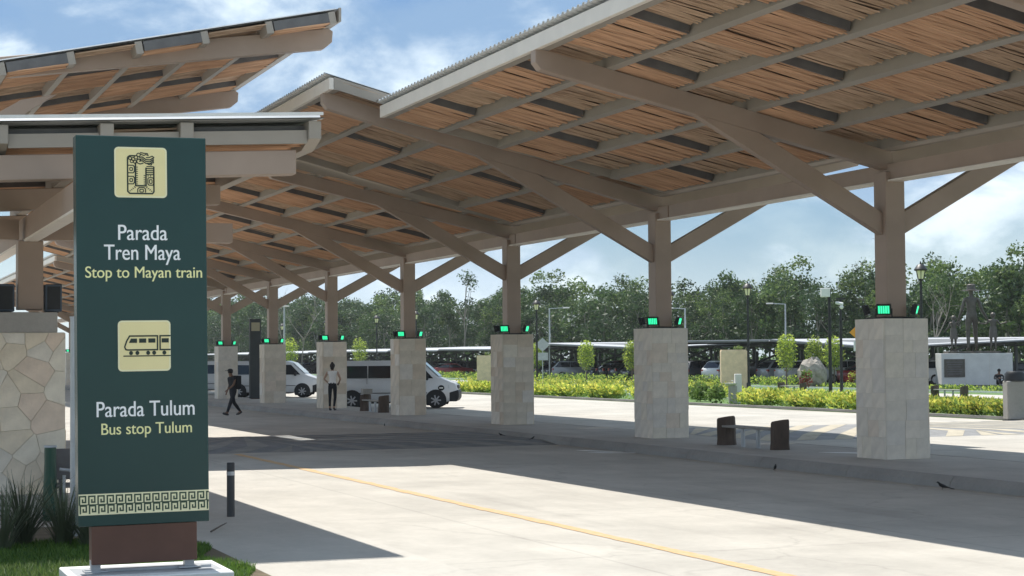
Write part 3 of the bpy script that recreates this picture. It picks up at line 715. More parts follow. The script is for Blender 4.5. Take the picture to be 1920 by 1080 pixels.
    MB().tube([(0, 0, 0), (0, 0, 2.50)], .055, 12).build('pole', m_zinc, p, smooth=True); MB().tube([(0, 0, 2.50), (0, 0, 2.52)], .062, 12).build('cap', m_zinc, p)
stop_sign()

# bollard
t = thing('bollard', 'grey round bollard with a pale reflective ring on the walkway', 'bollard', (4.95, 23.4, RD+.004))
MB().tube([(0, 0, 0), (0, 0, .58)], .052, 16).build('post', mat('bollard_grey', (.055, .057, .06), .55, .15, 5), t, smooth=True)
MB().tube([(0, 0, .585), (0, 0, .69), (0, 0, .70)], [.052, .052, .045], 16).build('cap', mat('bollard_cap', (.035, .036, .04), .5, .15, 5), t, smooth=True)
MB().tube([(0, 0, .535), (0, 0, .585)], .0545, 16).build('reflective_ring', m_zinc, t, smooth=True)
tag(MB().tube([(4.25, 21.2, .0), (4.42, 21.5, .03), (4.62, 22.1, .012)], [.012, .010, .006], 6).build('stick', m_barkd), 'thin dark stick lying on the walkway by the bollard', 'stick')

# barrier / bin behind the sign at the left
t = thing('litter_bin', 'dark green round litter bin behind the spiky plants', 'bin', (2.72, 23.9, RD))
MB().tube([(0, 0, .0), (0, 0, .10), (.0, 0, .72), (0, 0, .93)], [.09, .10, .075, .075], 14).build('post_tube', m_green, t, smooth=True)
MB().tube([(0, 0, .935), (0, 0, .96)], [.085, .08], 14).build('lid', m_zinc, t, smooth=True)
t = thing('slatted_bench', 'dark bench with a pale curved front rail behind the teal sign', 'bench', (3.08, 24.1, RD))
MB().box((0, .1, .70), (.58, .05, .40)).build('backrest', m_dark, t, bevel=.01)
MB().box((0, -.12, .44), (.58, .36, .05)).build('seat', m_dark, t, bevel=.01)
MB().tube([(-.26, -.34, .66), (-.05, -.36, .63), (.22, -.34, .54)], .022, 8).build('front_rail', m_zinc, t, smooth=True)
for x in (-.2, .2): MB().tube([(x, -.3, 0), (x, -.32, .58)], .022, 8).build('leg', m_zinc, t, smooth=True)
for x in (-.2, .2): MB().box((x, .08, .25), (.04, .04, .50)).build('rear_leg', m_dark, t)
for x, y, lab in ((3.55, 30.2, 'thin dark bollard with a yellow band, left one behind the teal sign'), (3.95, 30.6, 'thin dark bollard with a yellow band, right one hidden by the teal sign')):
    t = thing('bollard', lab, 'bollard', (x, y, RD)); MB().tube([(0, 0, 0), (0, 0, .9)], .05, 10).build('post', m_black, t); MB().tube([(0, 0, .74), (0, 0, .82)], .053, 10).build('reflective_ring', m_yellow, t)

# spiky plants and grass at the lower left
def spiky(x, y, n, hh, label, seed):
    r = random.Random(seed); m = MB()
    for i in range(int(n*1.7)):
        a = r.uniform(0, 2*math.pi); lean = abs(r.gauss(.34, .26)); ln = hh*r.uniform(.55, 1.15); w = r.uniform(.006, .012); rad = r.uniform(0, .09)
        d = Vector((math.cos(a), math.sin(a), 0)); s_ = Vector((-d.y, d.x, 0)); p = d*rad; n_ = 0; vs = []; k = 5
        for j in range(k+1):
            f = j/k; q = p+d*(lean*ln*(f*.6+f*f*.9))+Vector((0, 0, ln*(f-.12*lean*f*f*2)))
            ww = w*(1-f)**.6+.001; vs += [q-s_*ww, q+s_*ww]
        m.add(vs, [(2*j, 2*j+1, 2*j+3, 2*j+2) for j in range(k)], 0)
    o = m.build('spiky_plant', lf_olive, None, (x, y, 0)); return tag(o, label, 'plant', 'spiky plants by the sign')
for i, (x, y, n, hh, lab) in enumerate(((1.78, 19.9, 55, .72, 'spiky grass-like plant at the far left edge below the rubble pier'), (2.02, 20.3, 80, .78, 'tall spiky plant in front of the rubble pier, widest of the clump'), (2.44, 20.2, 80, .70, 'spiky plant between the wide one and the sign post'),
                                        (2.68, 19.9, 60, .62, 'spiky plant just left of the teal sign edge'), (2.9, 20.6, 50, .60, 'spiky plant half hidden behind the teal sign'), (1.5, 20.6, 50, .65, 'spiky plant cut off by the left picture edge'))): spiky(x, y, n, hh, lab, 40+i)
def grass(name, area, n, h0, h1, mats_, seed, keep=None):
    r = random.Random(seed); m = MB()
    while n > 0:
        x, y = r.uniform(area[0], area[1]), r.uniform(area[2], area[3])
        if keep and not keep(x, y): continue
        n -= 1; a = r.uniform(0, 6.283); h = r.uniform(h0, h1); w = r.uniform(.003, .0065); dx, dy = math.cos(a), math.sin(a); le = r.uniform(.1, .8)*h
        vs = [(x-dy*w, y+dx*w, 0.004), (x+dy*w, y-dx*w, 0.004), (x+dx*le*.4+dy*w*.8, y+dy*le*.4-dx*w*.8, h*.6), (x+dx*le*.4-dy*w*.8, y+dy*le*.4+dx*w*.8, h*.6), (x+dx*le, y+dy*le, h)]
        m.add(vs, [(0, 1, 2, 3), (3, 2, 4)], r.choice((0, 0, 1)))
    o = m.build(name, mats_); o['kind'] = 'stuff'; return o
grass('grass', (1.0, 3.9, 15.6, 20.6), 36000, .03, .085, [lf_grass, lf_grassd], 3, lambda x, y: not (1.95 < x < 3.45 and 15.9 < y < 16.95) and (x < 3.74+.13*math.sin(y*3)))
grass('low_weeds', (1.2, 2.6, 15.8, 18.0), 3000, .05, .13, [lf_lite, lf_mid], 4, lambda x, y: not (1.95 < x < 3.45 and 15.9 < y < 16.95))

# ------------------------------------------------------------------ benches on the platform
def stump(m, c, r, h, lean, seed):
    rr = random.Random(seed); n = 12; prof = [rr.uniform(.86, 1.1) for _ in range(n)]; vs = []; lv = [(0, 1.05), (.25, .98), (.6, 1.0), (.95, .97), (1., .90)]
    for f, k in lv:
        for i in range(n):
            a = 2*math.pi*i/n; vs.append((c[0]+lean*f*h+math.cos(a)*r[0]*prof[i]*k, c[1]+math.sin(a)*r[1]*prof[i]*k, c[2]+f*h+(.03*math.cos(a+1) if f >= .95 else 0)))
    fs = [(j*n+i, j*n+(i+1) % n, (j+1)*n+(i+1) % n, (j+1)*n+i) for j in range(len(lv)-1) for i in range(n)]+[tuple(range((len(lv)-1)*n, len(lv)*n)), tuple(reversed(range(n)))]
    m.add(vs, fs)
def bench(x, y, label, rz=0, z=PZ):
    t = thing('stump_bench', label, 'bench', (x, y, z), rz, 'stump benches')
    for yy, h, sd_ in ((-1.12, .57, 1), (1.12, .58, 2)):
        m = MB(); stump(m, (0, yy, 0), (.20, .17), h, .02*(-1 if yy > 0 else 1), sd_); m.build('stump', m_wood, t)
    MB().box((0, 0, .395), (.34, 2.05, .045)).build('seat', m_seat, t, bevel=.008)
    for yy in (-.42, .22):
        for xx in (-.1,): MB().tube([(xx, yy, 0), (xx, yy, .37)], .042, 10).build('leg', m_zinc, t, smooth=True)
    return t
bench(17.62, 32.75, 'stump ended bench between the two nearest piers')
bench(17.98, 61.0, 'stump ended bench left of the fourth pier, with a box on it')
t = thing('cardboard_box', 'grey box resting on the farther stump bench', 'box', (17.96, 61.9, PZ+.60)); MB().box((0, 0, .09), (.34, .30, .18)).build('carton', m_seat, t, bevel=.008); MB().box((0, 0, .183), (.345, .305, .012)).build('lid', m_seat, t)
# second totem, far
m_totem = mat('dark_totem', (.05, .056, .058), .5, .08, 3)
t = thing('bus_stop_sign', 'dark narrow totem sign standing beside the sixth pier', 'sign', (19.0, 84.3, PZ))
MB().box((0, 0, 1.9), (.52, .26, 3.75)).build('panel', m_totem, t, bevel=.01); MB().box((0, -.135, 3.4), (.40, .01, .40)).build('icon', m_totemicon, t); MB().box((0, 0, .1), (.40, .20, .2)).build('foot_panel', m_brown, t)

# birds
def bird(x, y, z, label, rz, s=.55):
    t = thing('bird', label, 'bird', (x, y, z), rz); m = MB()
    m.tube([(-.17*s, 0, .06*s), (-.10*s, 0, .075*s), (-.02*s, 0, .10*s), (.06*s, 0, .135*s), (.095*s, 0, .185*s), (.125*s, 0, .205*s), (.15*s, 0, .20*s)], [.012*s, .030*s, .050*s, .046*s, .026*s, .026*s, .012*s], 8)
    m.build('body', m_black, t, smooth=True)
    MB().tube([(.148*s, 0, .20*s), (.185*s, 0, .192*s)], [.008*s, .001], 6).build('beak', m_dark, t)
    MB().tube([(-.15*s, 0, .065*s), (-.24*s, 0, .035*s), (-.32*s, 0, .02*s)], [.014*s, .016*s, .010*s], 6).build('tail', m_black, t)
    for k in (-1, 1): MB().tube([(0, k*.02*s, .07*s), (.01*s, k*.02*s, 0)], .005*s, 5).build('leg', m_black, t)
for x, y, rz, lab in ((15.72, 28.4, -1.9, 'black bird on the road by the kerb, midway between the two nearest piers'), (15.74, 23.3, 2.6, 'black bird standing by the kerb, nearest to the camera'), (15.75, 40.2, .4, 'small black bird at the kerb beside the speed table'),
                      (15.76, 42.4, 2.9, 'small black bird at the kerb just past the speed table stripes'), (15.75, 52.4, 1.2, 'small dark bird at the kerb in front of the fourth pier')):
    bird(x, y, RD if y < 39 or y > 46.6 else RD+.085, lab, rz, .55 if y < 39 else .38)
def flying(x, y, z, label, sp):
    t = thing('flying_bird', label, 'bird', (x, y, z), .6)
    m = MB(); m.tube([(-sp*.35, 0, 0), (0, 0, 0), (sp*.3, 0, .02)], [.02, sp*.07, .015], 6); m.build('body', m_black, t)
    for k in (-1, 1):
        MB().add([(sp*.12, 0, .02), (-sp*.1, 0, .02), (-sp*.16, k*sp*.55, sp*.22), (.0, k*sp*.5, sp*.24), (-sp*.12, k*sp*.95, sp*.1)], [(0, 1, 2, 3), (3, 2, 4)]).build('wing', m_black, t)
flying(-11.4, 85., 20.2, 'dark bird flying high in the blue sky at the upper left', .55)
flying(68., 108., 9.9, 'tiny bird flying above the trees at the far right', .55)

# ------------------------------------------------------------------ people
def skin_mesh(name, joints, bones, mats_, pick, sub=2):
    names = list(joints); me = bpy.data.meshes.new(name); me.from_pydata([joints[n][0] for n in names], [(names.index(a), names.index(b)) for a, b in bones], [])
    o = bpy.data.objects.new(name, me); COL.objects.link(o); md = o.modifiers.new('skin', 'SKIN'); md.use_smooth_shade = True
    sv = me.skin_vertices[0].data
    for i, n in enumerate(names):
        r_ = joints[n][1]; sv[i].radius = (r_, r_) if not isinstance(r_, tuple) else r_; sv[i].use_root = (i == 0)
    ss = o.modifiers.new('sub', 'SUBSURF'); ss.levels = sub; ss.render_levels = sub
    dg = bpy.context.evaluated_depsgraph_get(); out = bpy.data.meshes.new_from_object(o.evaluated_get(dg)); bpy.data.objects.remove(o)
    out.materials.clear()
    for m_ in mats_: out.materials.append(m_)
    for p in out.polygons: p.material_index = pick(p.center); p.use_smooth = True
    out.name = name; return out
m_skin = mat('brown_skin', (.20, .115, .075), .6, .05, 4); m_skin2 = mat('tan_skin', (.42, .27, .19), .6, .05, 4); m_hair = mat('dark_hair', (.012, .010, .009), .6, .2, 8)
m_blk = mat('black_cloth', (.022, .024, .028), .9, .2, 8); m_navy = mat('dark_grey_cloth', (.022, .024, .03), .9, .2, 8); m_wht = mat('white_shirt', (.80, .79, .77), .85, .08, 6); m_shoe = mat('dark_shoe', (.05, .05, .055), .7, .2, 8)
def figure(name, pose, mats_, pick, parent, sc=1.):
    J = {}
    def s(k, p, r): J[k] = (Vector(p)*sc, (r*sc if not isinstance(r, tuple) else tuple(a*sc for a in r)))
    for k, (p, r) in pose.items(): s(k, p, r)
    B = [('pelvis', 'waist'), ('waist', 'chest'), ('chest', 'neck'), ('neck', 'head'), ('head', 'crown')]
    for e in 'LR':
        B += [('pelvis', 'hip'+e), ('hip'+e, 'knee'+e), ('knee'+e, 'ankle'+e), ('ankle'+e, 'toe'+e), ('chest', 'sh'+e), ('sh'+e, 'el'+e), ('el'+e, 'wr'+e), ('wr'+e, 'palm'+e)]
        for f in range(4): B += [('palm'+e, 'kn%d%s' % (f, e)), ('kn%d%s' % (f, e), 'tip%d%s' % (f, e))]
        B += [('wr'+e, 'th'+e)]
    me = skin_mesh(name, J, B, mats_, pick)
    return put(name, me, parent)
def add_hands(P, sc=1.):
    for e in 'LR':
        el, wr = Vector(P['el'+e][0]), Vector(P['wr'+e][0]); d = (wr-el).normalized(); sd_ = d.cross(Vector((0, 0, 1))); sd_ = sd_.normalized() if sd_.length > .1 else Vector((1, 0, 0))
        P['palm'+e] = (tuple(wr+d*.075), (.034, .022)); cur = d.cross(sd_)
        for f in range(4):
            o = sd_*(.027-.018*f); ln = (.040, .046, .043, .034)[f]
            P['kn%d%s' % (f, e)] = (tuple(wr+d*(.085+ln)+o), .0095); P['tip%d%s' % (f, e)] = (tuple(wr+d*(.085+ln*1.7)+o+cur*.018), .0075)
        P['th'+e] = (tuple(wr+d*.065+sd_*.058+cur*.012), .010)
    return P
def stand_pose():
    P = dict(pelvis=((0, 0, .93), (.135, .10)), waist=((0, 0, 1.06), (.12, .09)), chest=((0, .0, 1.30), (.145, .10)), neck=((0, -.005, 1.46), .052), head=((0, .015, 1.56), (.073, .085)), crown=((0, .01, 1.655), (.062, .072)))
    for e, s in (('L', -1), ('R', 1)):
        P['hip'+e] = ((s*.09, 0, .86), .088); P['knee'+e] = ((s*.095, .01, .47), .058); P['ankle'+e] = ((s*.10, -.03, .08), .038); P['toe'+e] = ((s*.105, .13, .035), .034)
        P['sh'+e] = ((s*.175, 0, 1.385), .056); P['el'+e] = ((s*.26, -.04, 1.12), .040); P['wr'+e] = ((s*.20, .10, .93), .028)
    return P
# standing woman seen from behind
t = thing('person', 'person in a white top and dark trousers standing with their back to us', 'person', (17.20, 63.7, PZ), -.36)
P = stand_pose()
P['elL'] = ((-.30, -.03, 1.13), .038); P['wrL'] = ((-.20, .12, 1.02), .026); P['elR'] = ((.29, -.04, 1.13), .038); P['wrR'] = ((.22, .13, 1.00), .026)
P['kneeR'] = ((.085, .06, .47), .058); P['ankleR'] = ((.05, -.02, .08), .038); P['toeR'] = ((.05, .13, .035), .034)
figure('body', add_hands(P), [m_skin2, m_wht, m_blk, m_shoe], lambda c: 3 if c.z < .09 else 0 if c.z < .145 else 2 if c.z < .98 and abs(c.x) < .2 else 1 if (c.z < 1.42 and abs(c.x) < .175 and c.z > .98) else 0, t)
m = MB(); m.sphere((0, -.015, 1.61), .105, 12, 8, 0, (.92, 1.0, 1.02)); m.sphere((.0, -.07, 1.53), .07, 10, 6, 0, (1, .8, 1.1)); m.sphere((0, -.06, 1.70), .05, 8, 6); m.build('hair', m_hair, t, smooth=True)
for s in (-1, 1): MB().box((s*.085, .05, .03), (.08, .25, .055)).build('shoe', m_shoe, t, bevel=.015)
# walking man with cap and backpack, facing left
t = thing('person', 'person in black with a cap and backpack striding left across the driveway', 'person', (14.1, 66.2, RD), math.radians(118))
P = stand_pose()       # local +y is forward
P['pelvis'] = ((0, .0, .91), (.135, .10)); P['chest'] = ((0, .06, 1.28), (.15, .11)); P['waist'] = ((0, .02, 1.05), (.13, .10)); P['neck'] = ((0, .10, 1.44), .055); P['head'] = ((0, .14, 1.54), (.073, .085)); P['crown'] = ((0, .14, 1.635), (.062, .072))
P['kneeL'] = ((-.09, .19, .48), .074); P['ankleL'] = ((-.09, .36, .09), .052); P['toeL'] = ((-.09, .53, .07), .034)
P['kneeR'] = ((.09, -.10, .47), .074); P['ankleR'] = ((.09, -.42, .12), .052); P['toeR'] = ((.09, -.28, .035), .034); P['hipL'] = ((-.09, .02, .85), .105); P['hipR'] = ((.09, 0, .85), .105)
P['shL'] = ((-.185, .06, 1.37), .06); P['elL'] = ((-.25, .20, 1.10), .042); P['wrL'] = ((-.22, .42, .96), .028); P['shR'] = ((.185, .06, 1.37), .06); P['elR'] = ((.25, -.04, 1.10), .042); P['wrR'] = ((.24, .08, .88), .028)
figure('body', add_hands(P), [m_skin, m_blk, m_navy], lambda c: 1 if (c.z > .95 and c.z < 1.425 and (abs(c.x) < .24 and c.z > 1.02 or abs(c.x) < .19)) else 2 if c.z < .96 and abs(c.x) < .19 and c.z > .13 else 0, t)
for x, y, z, a in ((-.09, .43, .05, .25), (.09, -.36, .055, -.45)): MB().box((x, y, z), (.09, .26, .075), Matrix.Rotation(a, 3, 'X')).build('shoe', m_shoe, t, bevel=.02)
m = MB(); m.sphere((0, .13, 1.60), .098, 12, 6, 0, (.95, 1.05, .95)); m.build('hair', m_hair, t, smooth=True)
m = MB(); m.sphere((0, .135, 1.635), .105, 12, 6, 0, (.95, 1.05, .75)); m.box((0, .265, 1.635), (.14, .12, .015)); m.build('cap', m_blk, t)
m = MB(); m.box((0, -.15, 1.20), (.34, .24, .50)); m.box((0, -.265, 1.10), (.22, .05, .22)); m.build('backpack', m_blk, t, bevel=.05)
# seated figure by the pedestal
t = thing('person', 'person in black sitting on the ground against the statue pedestal', 'person', (68.72, 95.35, .0), math.radians(160))
P = stand_pose()
P.update(pelvis=((0, -.05, .14), (.14, .11)), waist=((0, -.10, .28), (.13, .10)), chest=((0, -.10, .52), (.16, .11)), neck=((0, -.05, .68), .055), head=((0, .0, .78), (.075, .085)), crown=((0, .0, .875), (.062, .072)))
for e, s in (('L', -1), ('R', 1)):
    P['hip'+e] = ((s*.10, .0, .13), .09); P['knee'+e] = ((s*.22, .38, .38), .062); P['ankle'+e] = ((s*.14, .62, .08), .04); P['toe'+e] = ((s*.15, .75, .04), .035)
    P['sh'+e] = ((s*.19, -.08, .60), .06); P['el'+e] = ((s*.30, .06, .38), .042); P['wr'+e] = ((s*.10, .28, .42), .028)
figure('body', add_hands(P), [m_skin, m_blk], lambda c: 0 if (c.z > .675 or (abs(c.x) < .13 and c.y > .24 and .36 < c.z < .50)) else 1, t, 1.12)
MB().sphere((0, -.01, .955), .115, 12, 6).build('hair', m_hair, t, smooth=True)
# ------------------------------------------------------------------ vehicles
def loft(stations, m, mi=0):
    """stations: list of rings (same count), closed rings"""
    n = len(stations[0]); vs = [p for s in stations for p in s]; fs = []
    for i in range(len(stations)-1):
        for k in range(n): fs.append((i*n+k, i*n+(k+1) % n, (i+1)*n+(k+1) % n, (i+1)*n+k))
    fs.append(tuple(reversed(range(n)))); fs.append(tuple(range((len(stations)-1)*n, len(stations)*n))); m.add(vs, fs, mi)
def wheel(parent, x, y, r, w, name='wheel'):
    s = 1 if y > 0 else -1
    wl = MB().tube([(0, -w/2, 0), (0, -w/2+.03, 0), (0, w/2-.03, 0), (0, w/2, 0)], [r*.93, r, r, r*.93], 20).build(name, m_tyre, parent, (x, y, r), smooth=True)
    m = MB(); m.tube([(0, s*(w/2-.01), 0), (0, s*(w/2+.004), 0)], [r*.66, r*.64], 20)
    m.build('rim', m_plast, wl)
    m = MB()
    for k in range(7):
        a = 2*math.pi*k/7; m.beam((.05*math.cos(a), s*(w/2+.012), .05*math.sin(a)), (r*.62*math.cos(a), s*(w/2+.008), r*.62*math.sin(a)), .02, r*.17, (-math.sin(a), 0, math.cos(a)))
    m.tube([(0, s*(w/2), 0), (0, s*(w/2+.02), 0)], .07, 10); m.build('hub_cap', m_rim, wl)
    return wl
def van(label, loc, rz, badge=True):
    t = thing('passenger_van', label, 'van', loc, rz, 'white vans behind the platform')
    # local x forward, side profile
    L0 = -1.05; LF = 4.30      # rear wheel at x=0, front wheel x=3.4
    prof = [(L0+.02, .45), (L0, .95), (L0+.05, 1.5), (L0+.16, 1.86), (L0+.30, 1.95), (2.55, 1.95), (2.85, 1.86), (3.52, 1.26), (3.72, 1.17), (4.18, 1.02), (LF-.03, .80), (LF, .55), (LF-.06, .30), (3.80, .27), (-.9, .30)]
    m = MB(); hw = .95
    def halfw(z): return hw if z < 1.05 else hw-(z-1.05)*.13
    def ring(s, inset=0): return [(x, s*(halfw(z)-inset), z) for x, z in prof]
    n = len(prof); vs = ring(-1)+ring(1); fs = [tuple(range(n)), tuple(reversed(range(n, 2*n)))]+[(i, n+i, n+(i+1) % n, (i+1) % n) for i in range(n)]
    m.add(vs, fs); body = m.build('body', m_van, t, bevel=.035)
    for p in body.data.polygons: p.use_smooth = True
    body.data.set_sharp_from_angle(angle=math.radians(50))
    for s in (-1, 1):
        def pane(poly, nm='side_window', mt=m_glass, off=.006):
            mm = MB(); k = len(poly); mm.add([(x, s*(halfw(z)+off), z) for x, z in poly]+[(x, s*(halfw(z)-.02), z) for x, z in poly], [tuple(range(k))]+[(i, (i+1) % k, k+(i+1) % k, k+i) for i in range(k)]); return mm.build(nm, mt, body)
        pane([(-.85, 1.24), (.62, 1.24), (.62, 1.74), (-.80, 1.74)]); pane([(.66, 1.24), (1.72, 1.24), (1.72, 1.74), (.66, 1.74)])
        pane([(1.84, 1.22), (3.30, 1.22), (2.80, 1.74), (1.84, 1.74)])
        pane([(-.98, .62), (3.05, .62), (3.05, .65), (-.98, .65)], 'side_moulding', m_plast, .012)
        pane([(1.78, .55), (1.80, .55), (1.80, 1.80), (1.78, 1.80)], 'door_gap', m_dark, .003)
        pane([(.6, 1.93-.42+.0), (.6, 1.0), (.615, 1.0), (.615, 1.5)], 'door_gap', m_dark, .003)
        for wx in (0, 3.4):
            mm = MB(); P = [(wx+.43*math.cos(k*math.pi/12), .34+.43*math.sin(k*math.pi/12)) for k in range(-2, 15)]
            k = len(P); mm.add([(x, s*(hw+.008), z) for x, z in P]+[(x, s*(hw-.2), z) for x, z in P], [tuple(range(k))]+[(i, (i+1) % k, k+(i+1) % k, k+i) for i in range(k)]); mm.build('wheel_arch', m_plast, body)
        mm = MB(); mm.box((3.05, s*(hw+.12), 1.25), (.12, .18, .20)); mm.build('mirror', m_plast, t, bevel=.03)
        mm = MB(); mm.add([(3.93, s*.93, .80), (4.22, s*.70, .80), (4.205, s*.70, .96), (4.05, s*.86, .98), (3.90, s*.94, .94)], [(0, 1, 2, 3, 4)]); o = mm.build('headlight', m_light, t); sol = o.modifiers.new('thick', 'SOLIDIFY'); sol.thickness = .06; sol.offset = 0
        mm = MB(); mm.box((2.0, s*(hw+.02), 1.03), (.18, .02, .03)); mm.build('door_handle', m_plast, t)
        if badge and s < 0:
            mm = MB(); P = [(3.62+.13*math.cos(k*math.pi/10), .83+.11*math.sin(k*math.pi/10)) for k in range(20)]; mm.prism(P, 1, -hw-.004, -hw-.010); mm.build('round_badge', m_plast, t)
            mm = MB(); mm.box((3.62, -hw-.012, .83), (.15, .004, .05)); mm.build('badge_mark', m_white, t)
    for x in (0, 3.4):
        for y in (-.84, .84): wheel(t, x, y, .335, .22)
    mm = MB(); P = [(3.93, .28), (4.25, .28), (4.335, .42), (4.335, .66), (4.28, .76), (3.93, .66)]; mm.prism(P, 1, -.957, .957); mm.build('bumper', m_plast, t, bevel=.03)
    mm = MB(); mm.box((4.27, 0, .86), (.04, 1.3, .16)); mm.build('grille', m_plast, t, bevel=.01); mm = MB(); mm.tube([(4.29, 0, .88), (4.305, 0, .88)], .07, 14); mm.build('badge', m_rim, t)
    mm = MB(); d = Vector((.67, 0, -.60)).normalized(); mm.add([(2.90, -.80, 1.845), (3.50, -.88, 1.30), (3.50, .88, 1.30), (2.90, .80, 1.845)], [(0, 1, 2, 3)]); o = mm.build('windscreen', m_glass2, t, (.015, 0, .015)); sol = o.modifiers.new('thick', 'SOLIDIFY'); sol.thickness = .012
    mm = MB(); mm.box((L0-.0, 0, 1.45), (.03, 1.45, .50)); mm.build('rear_window', m_glass, t)
    for s in (-1, 1): mm = MB(); mm.box((L0+.02, s*.86, 1.1), (.06, .12, .5)); mm.build('tail_light', m_red, t)
    mm = MB(); mm.box((1.0, 0, .28), (3.4, 1.7, .14)); mm.build('underbody', m_plast, t)
    return t
VH = math.radians(-22.5)
van('white passenger van behind the fourth pier with its nose in sunlight', (20.35, 71.9, RD), VH)
van('white van mostly hidden behind the fifth and sixth piers', (20.95, 96.2, RD), VH, False)
van('white van farthest left, only its roof showing above the walking person', (19.6, 108.5, RD), VH, False)

def car_meshes(kind):
    if kind == 'suv': prof = [(-.85, .35), (-.92, .75), (-.90, 1.05), (-.72, 1.20), (-.35, 1.62), (.2, 1.70), (1.35, 1.66), (2.15, 1.17), (3.35, 1.00), (3.62, .75), (3.62, .35), (3.4, .25), (-.7, .25)]; cut = 1.10; hw = .92
    elif kind == 'pickup': prof = [(-1.2, .45), (-1.25, .80), (-1.22, 1.08), (.45, 1.10), (.62, 1.68), (1.5, 1.72), (2.2, 1.18), (3.4, 1.02), (3.66, .75), (3.64, .40), (3.4, .28), (-1.0, .30)]; cut = 1.14; hw = .92
    else: prof = [(-.95, .35), (-1.02, .70), (-.95, .98), (-.45, 1.03), (.25, 1.42), (.9, 1.47), (1.5, 1.42), (2.3, 1.0), (3.2, .88), (3.5, .65), (3.5, .33), (3.3, .22), (-.8, .22)]; cut = .97; hw = .88
    def hwz(z): return hw if z < cut-.1 else hw-(z-cut+.1)*.30
    n = len(prof); m = MB(); m.add([(x, -hwz(z), z) for x, z in prof]+[(x, hwz(z), z) for x, z in prof], [tuple(range(n)), tuple(reversed(range(n, 2*n)))]+[(i, n+i, n+(i+1) % n, (i+1) % n) for i in range(n)])
    body = m.mesh('body', m_van, bevel=.05)
    for p in body.polygons: p.use_smooth = True
    body.set_sharp_from_angle(angle=math.radians(55))
    top = [p for p in prof if p[1] > cut]; zt = max(p[1] for p in top)
    xs = sorted(p[0] for p in top); m = MB()
    def xat(z, side):
        for i in range(n):
            (x0, z0), (x1, z1) = prof[i], prof[(i+1) % n]
            if min(z0, z1) <= z <= max(z0, z1) and abs(z1-z0) > .02:
                x = x0+(x1-x0)*(z-z0)/(z1-z0)
                if (side < 0 and x < .8) or (side > 0 and x > .8): return x
        return xs[0] if side < 0 else xs[-1]
    za, zb_ = cut+.03, zt-.12
    for s in (-1, 1):
        a0, a1, b0, b1 = xat(za, -1)+.14, xat(za, 1)-.16, xat(zb_, -1)+.12, xat(zb_, 1)-.10
        mid = .78 if kind != 'pickup' else 1.05
        for q in ([(a0, za), (mid-.03, za), (mid-.03, zb_), (b0, zb_)], [(mid+.03, za), (a1, za), (b1, zb_), (mid+.03, zb_)]):
            m.add([(x, s*(hwz(z)+.008), z) for x, z in q], [(0, 1, 2, 3)])
    f0, f1 = xat(za, 1), xat(zb_, 1); m.add([(f0+.015, -hwz(za)*.88, za), (f0+.015, hwz(za)*.88, za), (f1+.02, hwz(zb_)*.88, zb_), (f1+.02, -hwz(zb_)*.88, zb_)], [(0, 1, 2, 3)])
    f0, f1 = xat(za, -1), xat(zb_, -1); m.add([(f0-.015, -hwz(za)*.85, za), (f0-.015, hwz(za)*.85, za), (f1-.02, hwz(zb_)*.85, zb_), (f1-.02, -hwz(zb_)*.85, zb_)], [(0, 1, 2, 3)])
    win = m.mesh('windows', m_glass)
    wr = .36 if kind != 'sedan' else .32
    m = MB(); m.tube([(0, -.11, 0), (0, -.09, 0), (0, .09, 0), (0, .11, 0)], [wr*.92, wr, wr, wr*.92], 16, 0); m.tube([(0, -.118, 0), (0, .118, 0)], wr*.62, 14, 1); wh = m.mesh('wheel', [m_tyre, m_rim])
    m = MB(); x = prof[-3][0] if False else max(p[0] for p in prof)
    hlm = []
    for s in (-1, 1): hlm.append(MB().box((x-.10, s*(hw-.22), .74), (.16, .30, .14)).mesh('headlight', m_light))
    tl = []; xr = min(p[0] for p in prof)
    for s in (-1, 1): tl.append(MB().box((xr+.08, s*(hw-.13), .90), (.14, .22, .24)).mesh('tail_light', m_red))
    return dict(body=body, win=win, wheel=wh, head=hlm, tail=tl, wr=wr, hw=hw)
CM = {k: car_meshes(k) for k in ('suv', 'sedan', 'pickup')}
paints = {w: mat('%s_car_paint' % w, c, .28, .03, 2, coat=.6) for w, c in (('silver', (.34, .35, .37)), ('white', (.70, .70, .70)), ('dark grey', (.05, .053, .06)), ('black', (.014, .015, .018)), ('red', (.30, .02, .02)), ('blue', (.025, .05, .12)), ('maroon', (.10, .02, .025)))}
def car(kind, paint, x, y, rz, label, group='cars parked under the carport', z=-.06):
    M_ = CM[kind]; t = thing('parked_car', label, 'car', (x, y, z), rz, group)
    k = ('painted', kind, paint)
    if k not in CM:
        b = M_['body'].copy(); b.materials.clear(); b.materials.append(paints[paint]); CM[k] = b
    bo = put('body', CM[k], t); put('windows', M_['win'], bo); [put('headlight', q, bo) for q in M_['head']]; [put('tail_light', q, bo) for q in M_['tail']]
    for wx in (0, 2.65):
        for wy in (-1, 1): put('wheel', M_['wheel'], t, (wx, wy*(M_['hw']-.11), M_['wr']))
    return t
seen = {
 'A': ('suv', 'silver', 64.6, 157.3, VH*.9, 'silver estate car in side view right of the diamond sign'),
 'B': ('sedan', 'red', 63.9, 190., VH, 'dark red car behind the tan block and the van nose'),
 'C': ('suv', 'white', 64.4, 125.2, math.radians(22), 'white SUV seen from behind, left of the tan block'),
 'D': ('suv', 'dark grey', 63.0, 127.9, math.radians(28), 'dark grey SUV beside the white SUV under the carport'),
 'E': ('sedan', 'red', 66.3, 108.6, VH, 'red car at the right end of the row, behind the camera pole'),
 'F': ('pickup', 'white', 67.4, 113.4, VH, 'white pickup near the right end of the carport row'),
}
for v_ in seen.values(): car(*v_)
rc = random.Random(4)
pal = ['black', 'dark grey', 'silver', 'silver', 'white', 'blue', 'white', 'maroon', 'dark grey']
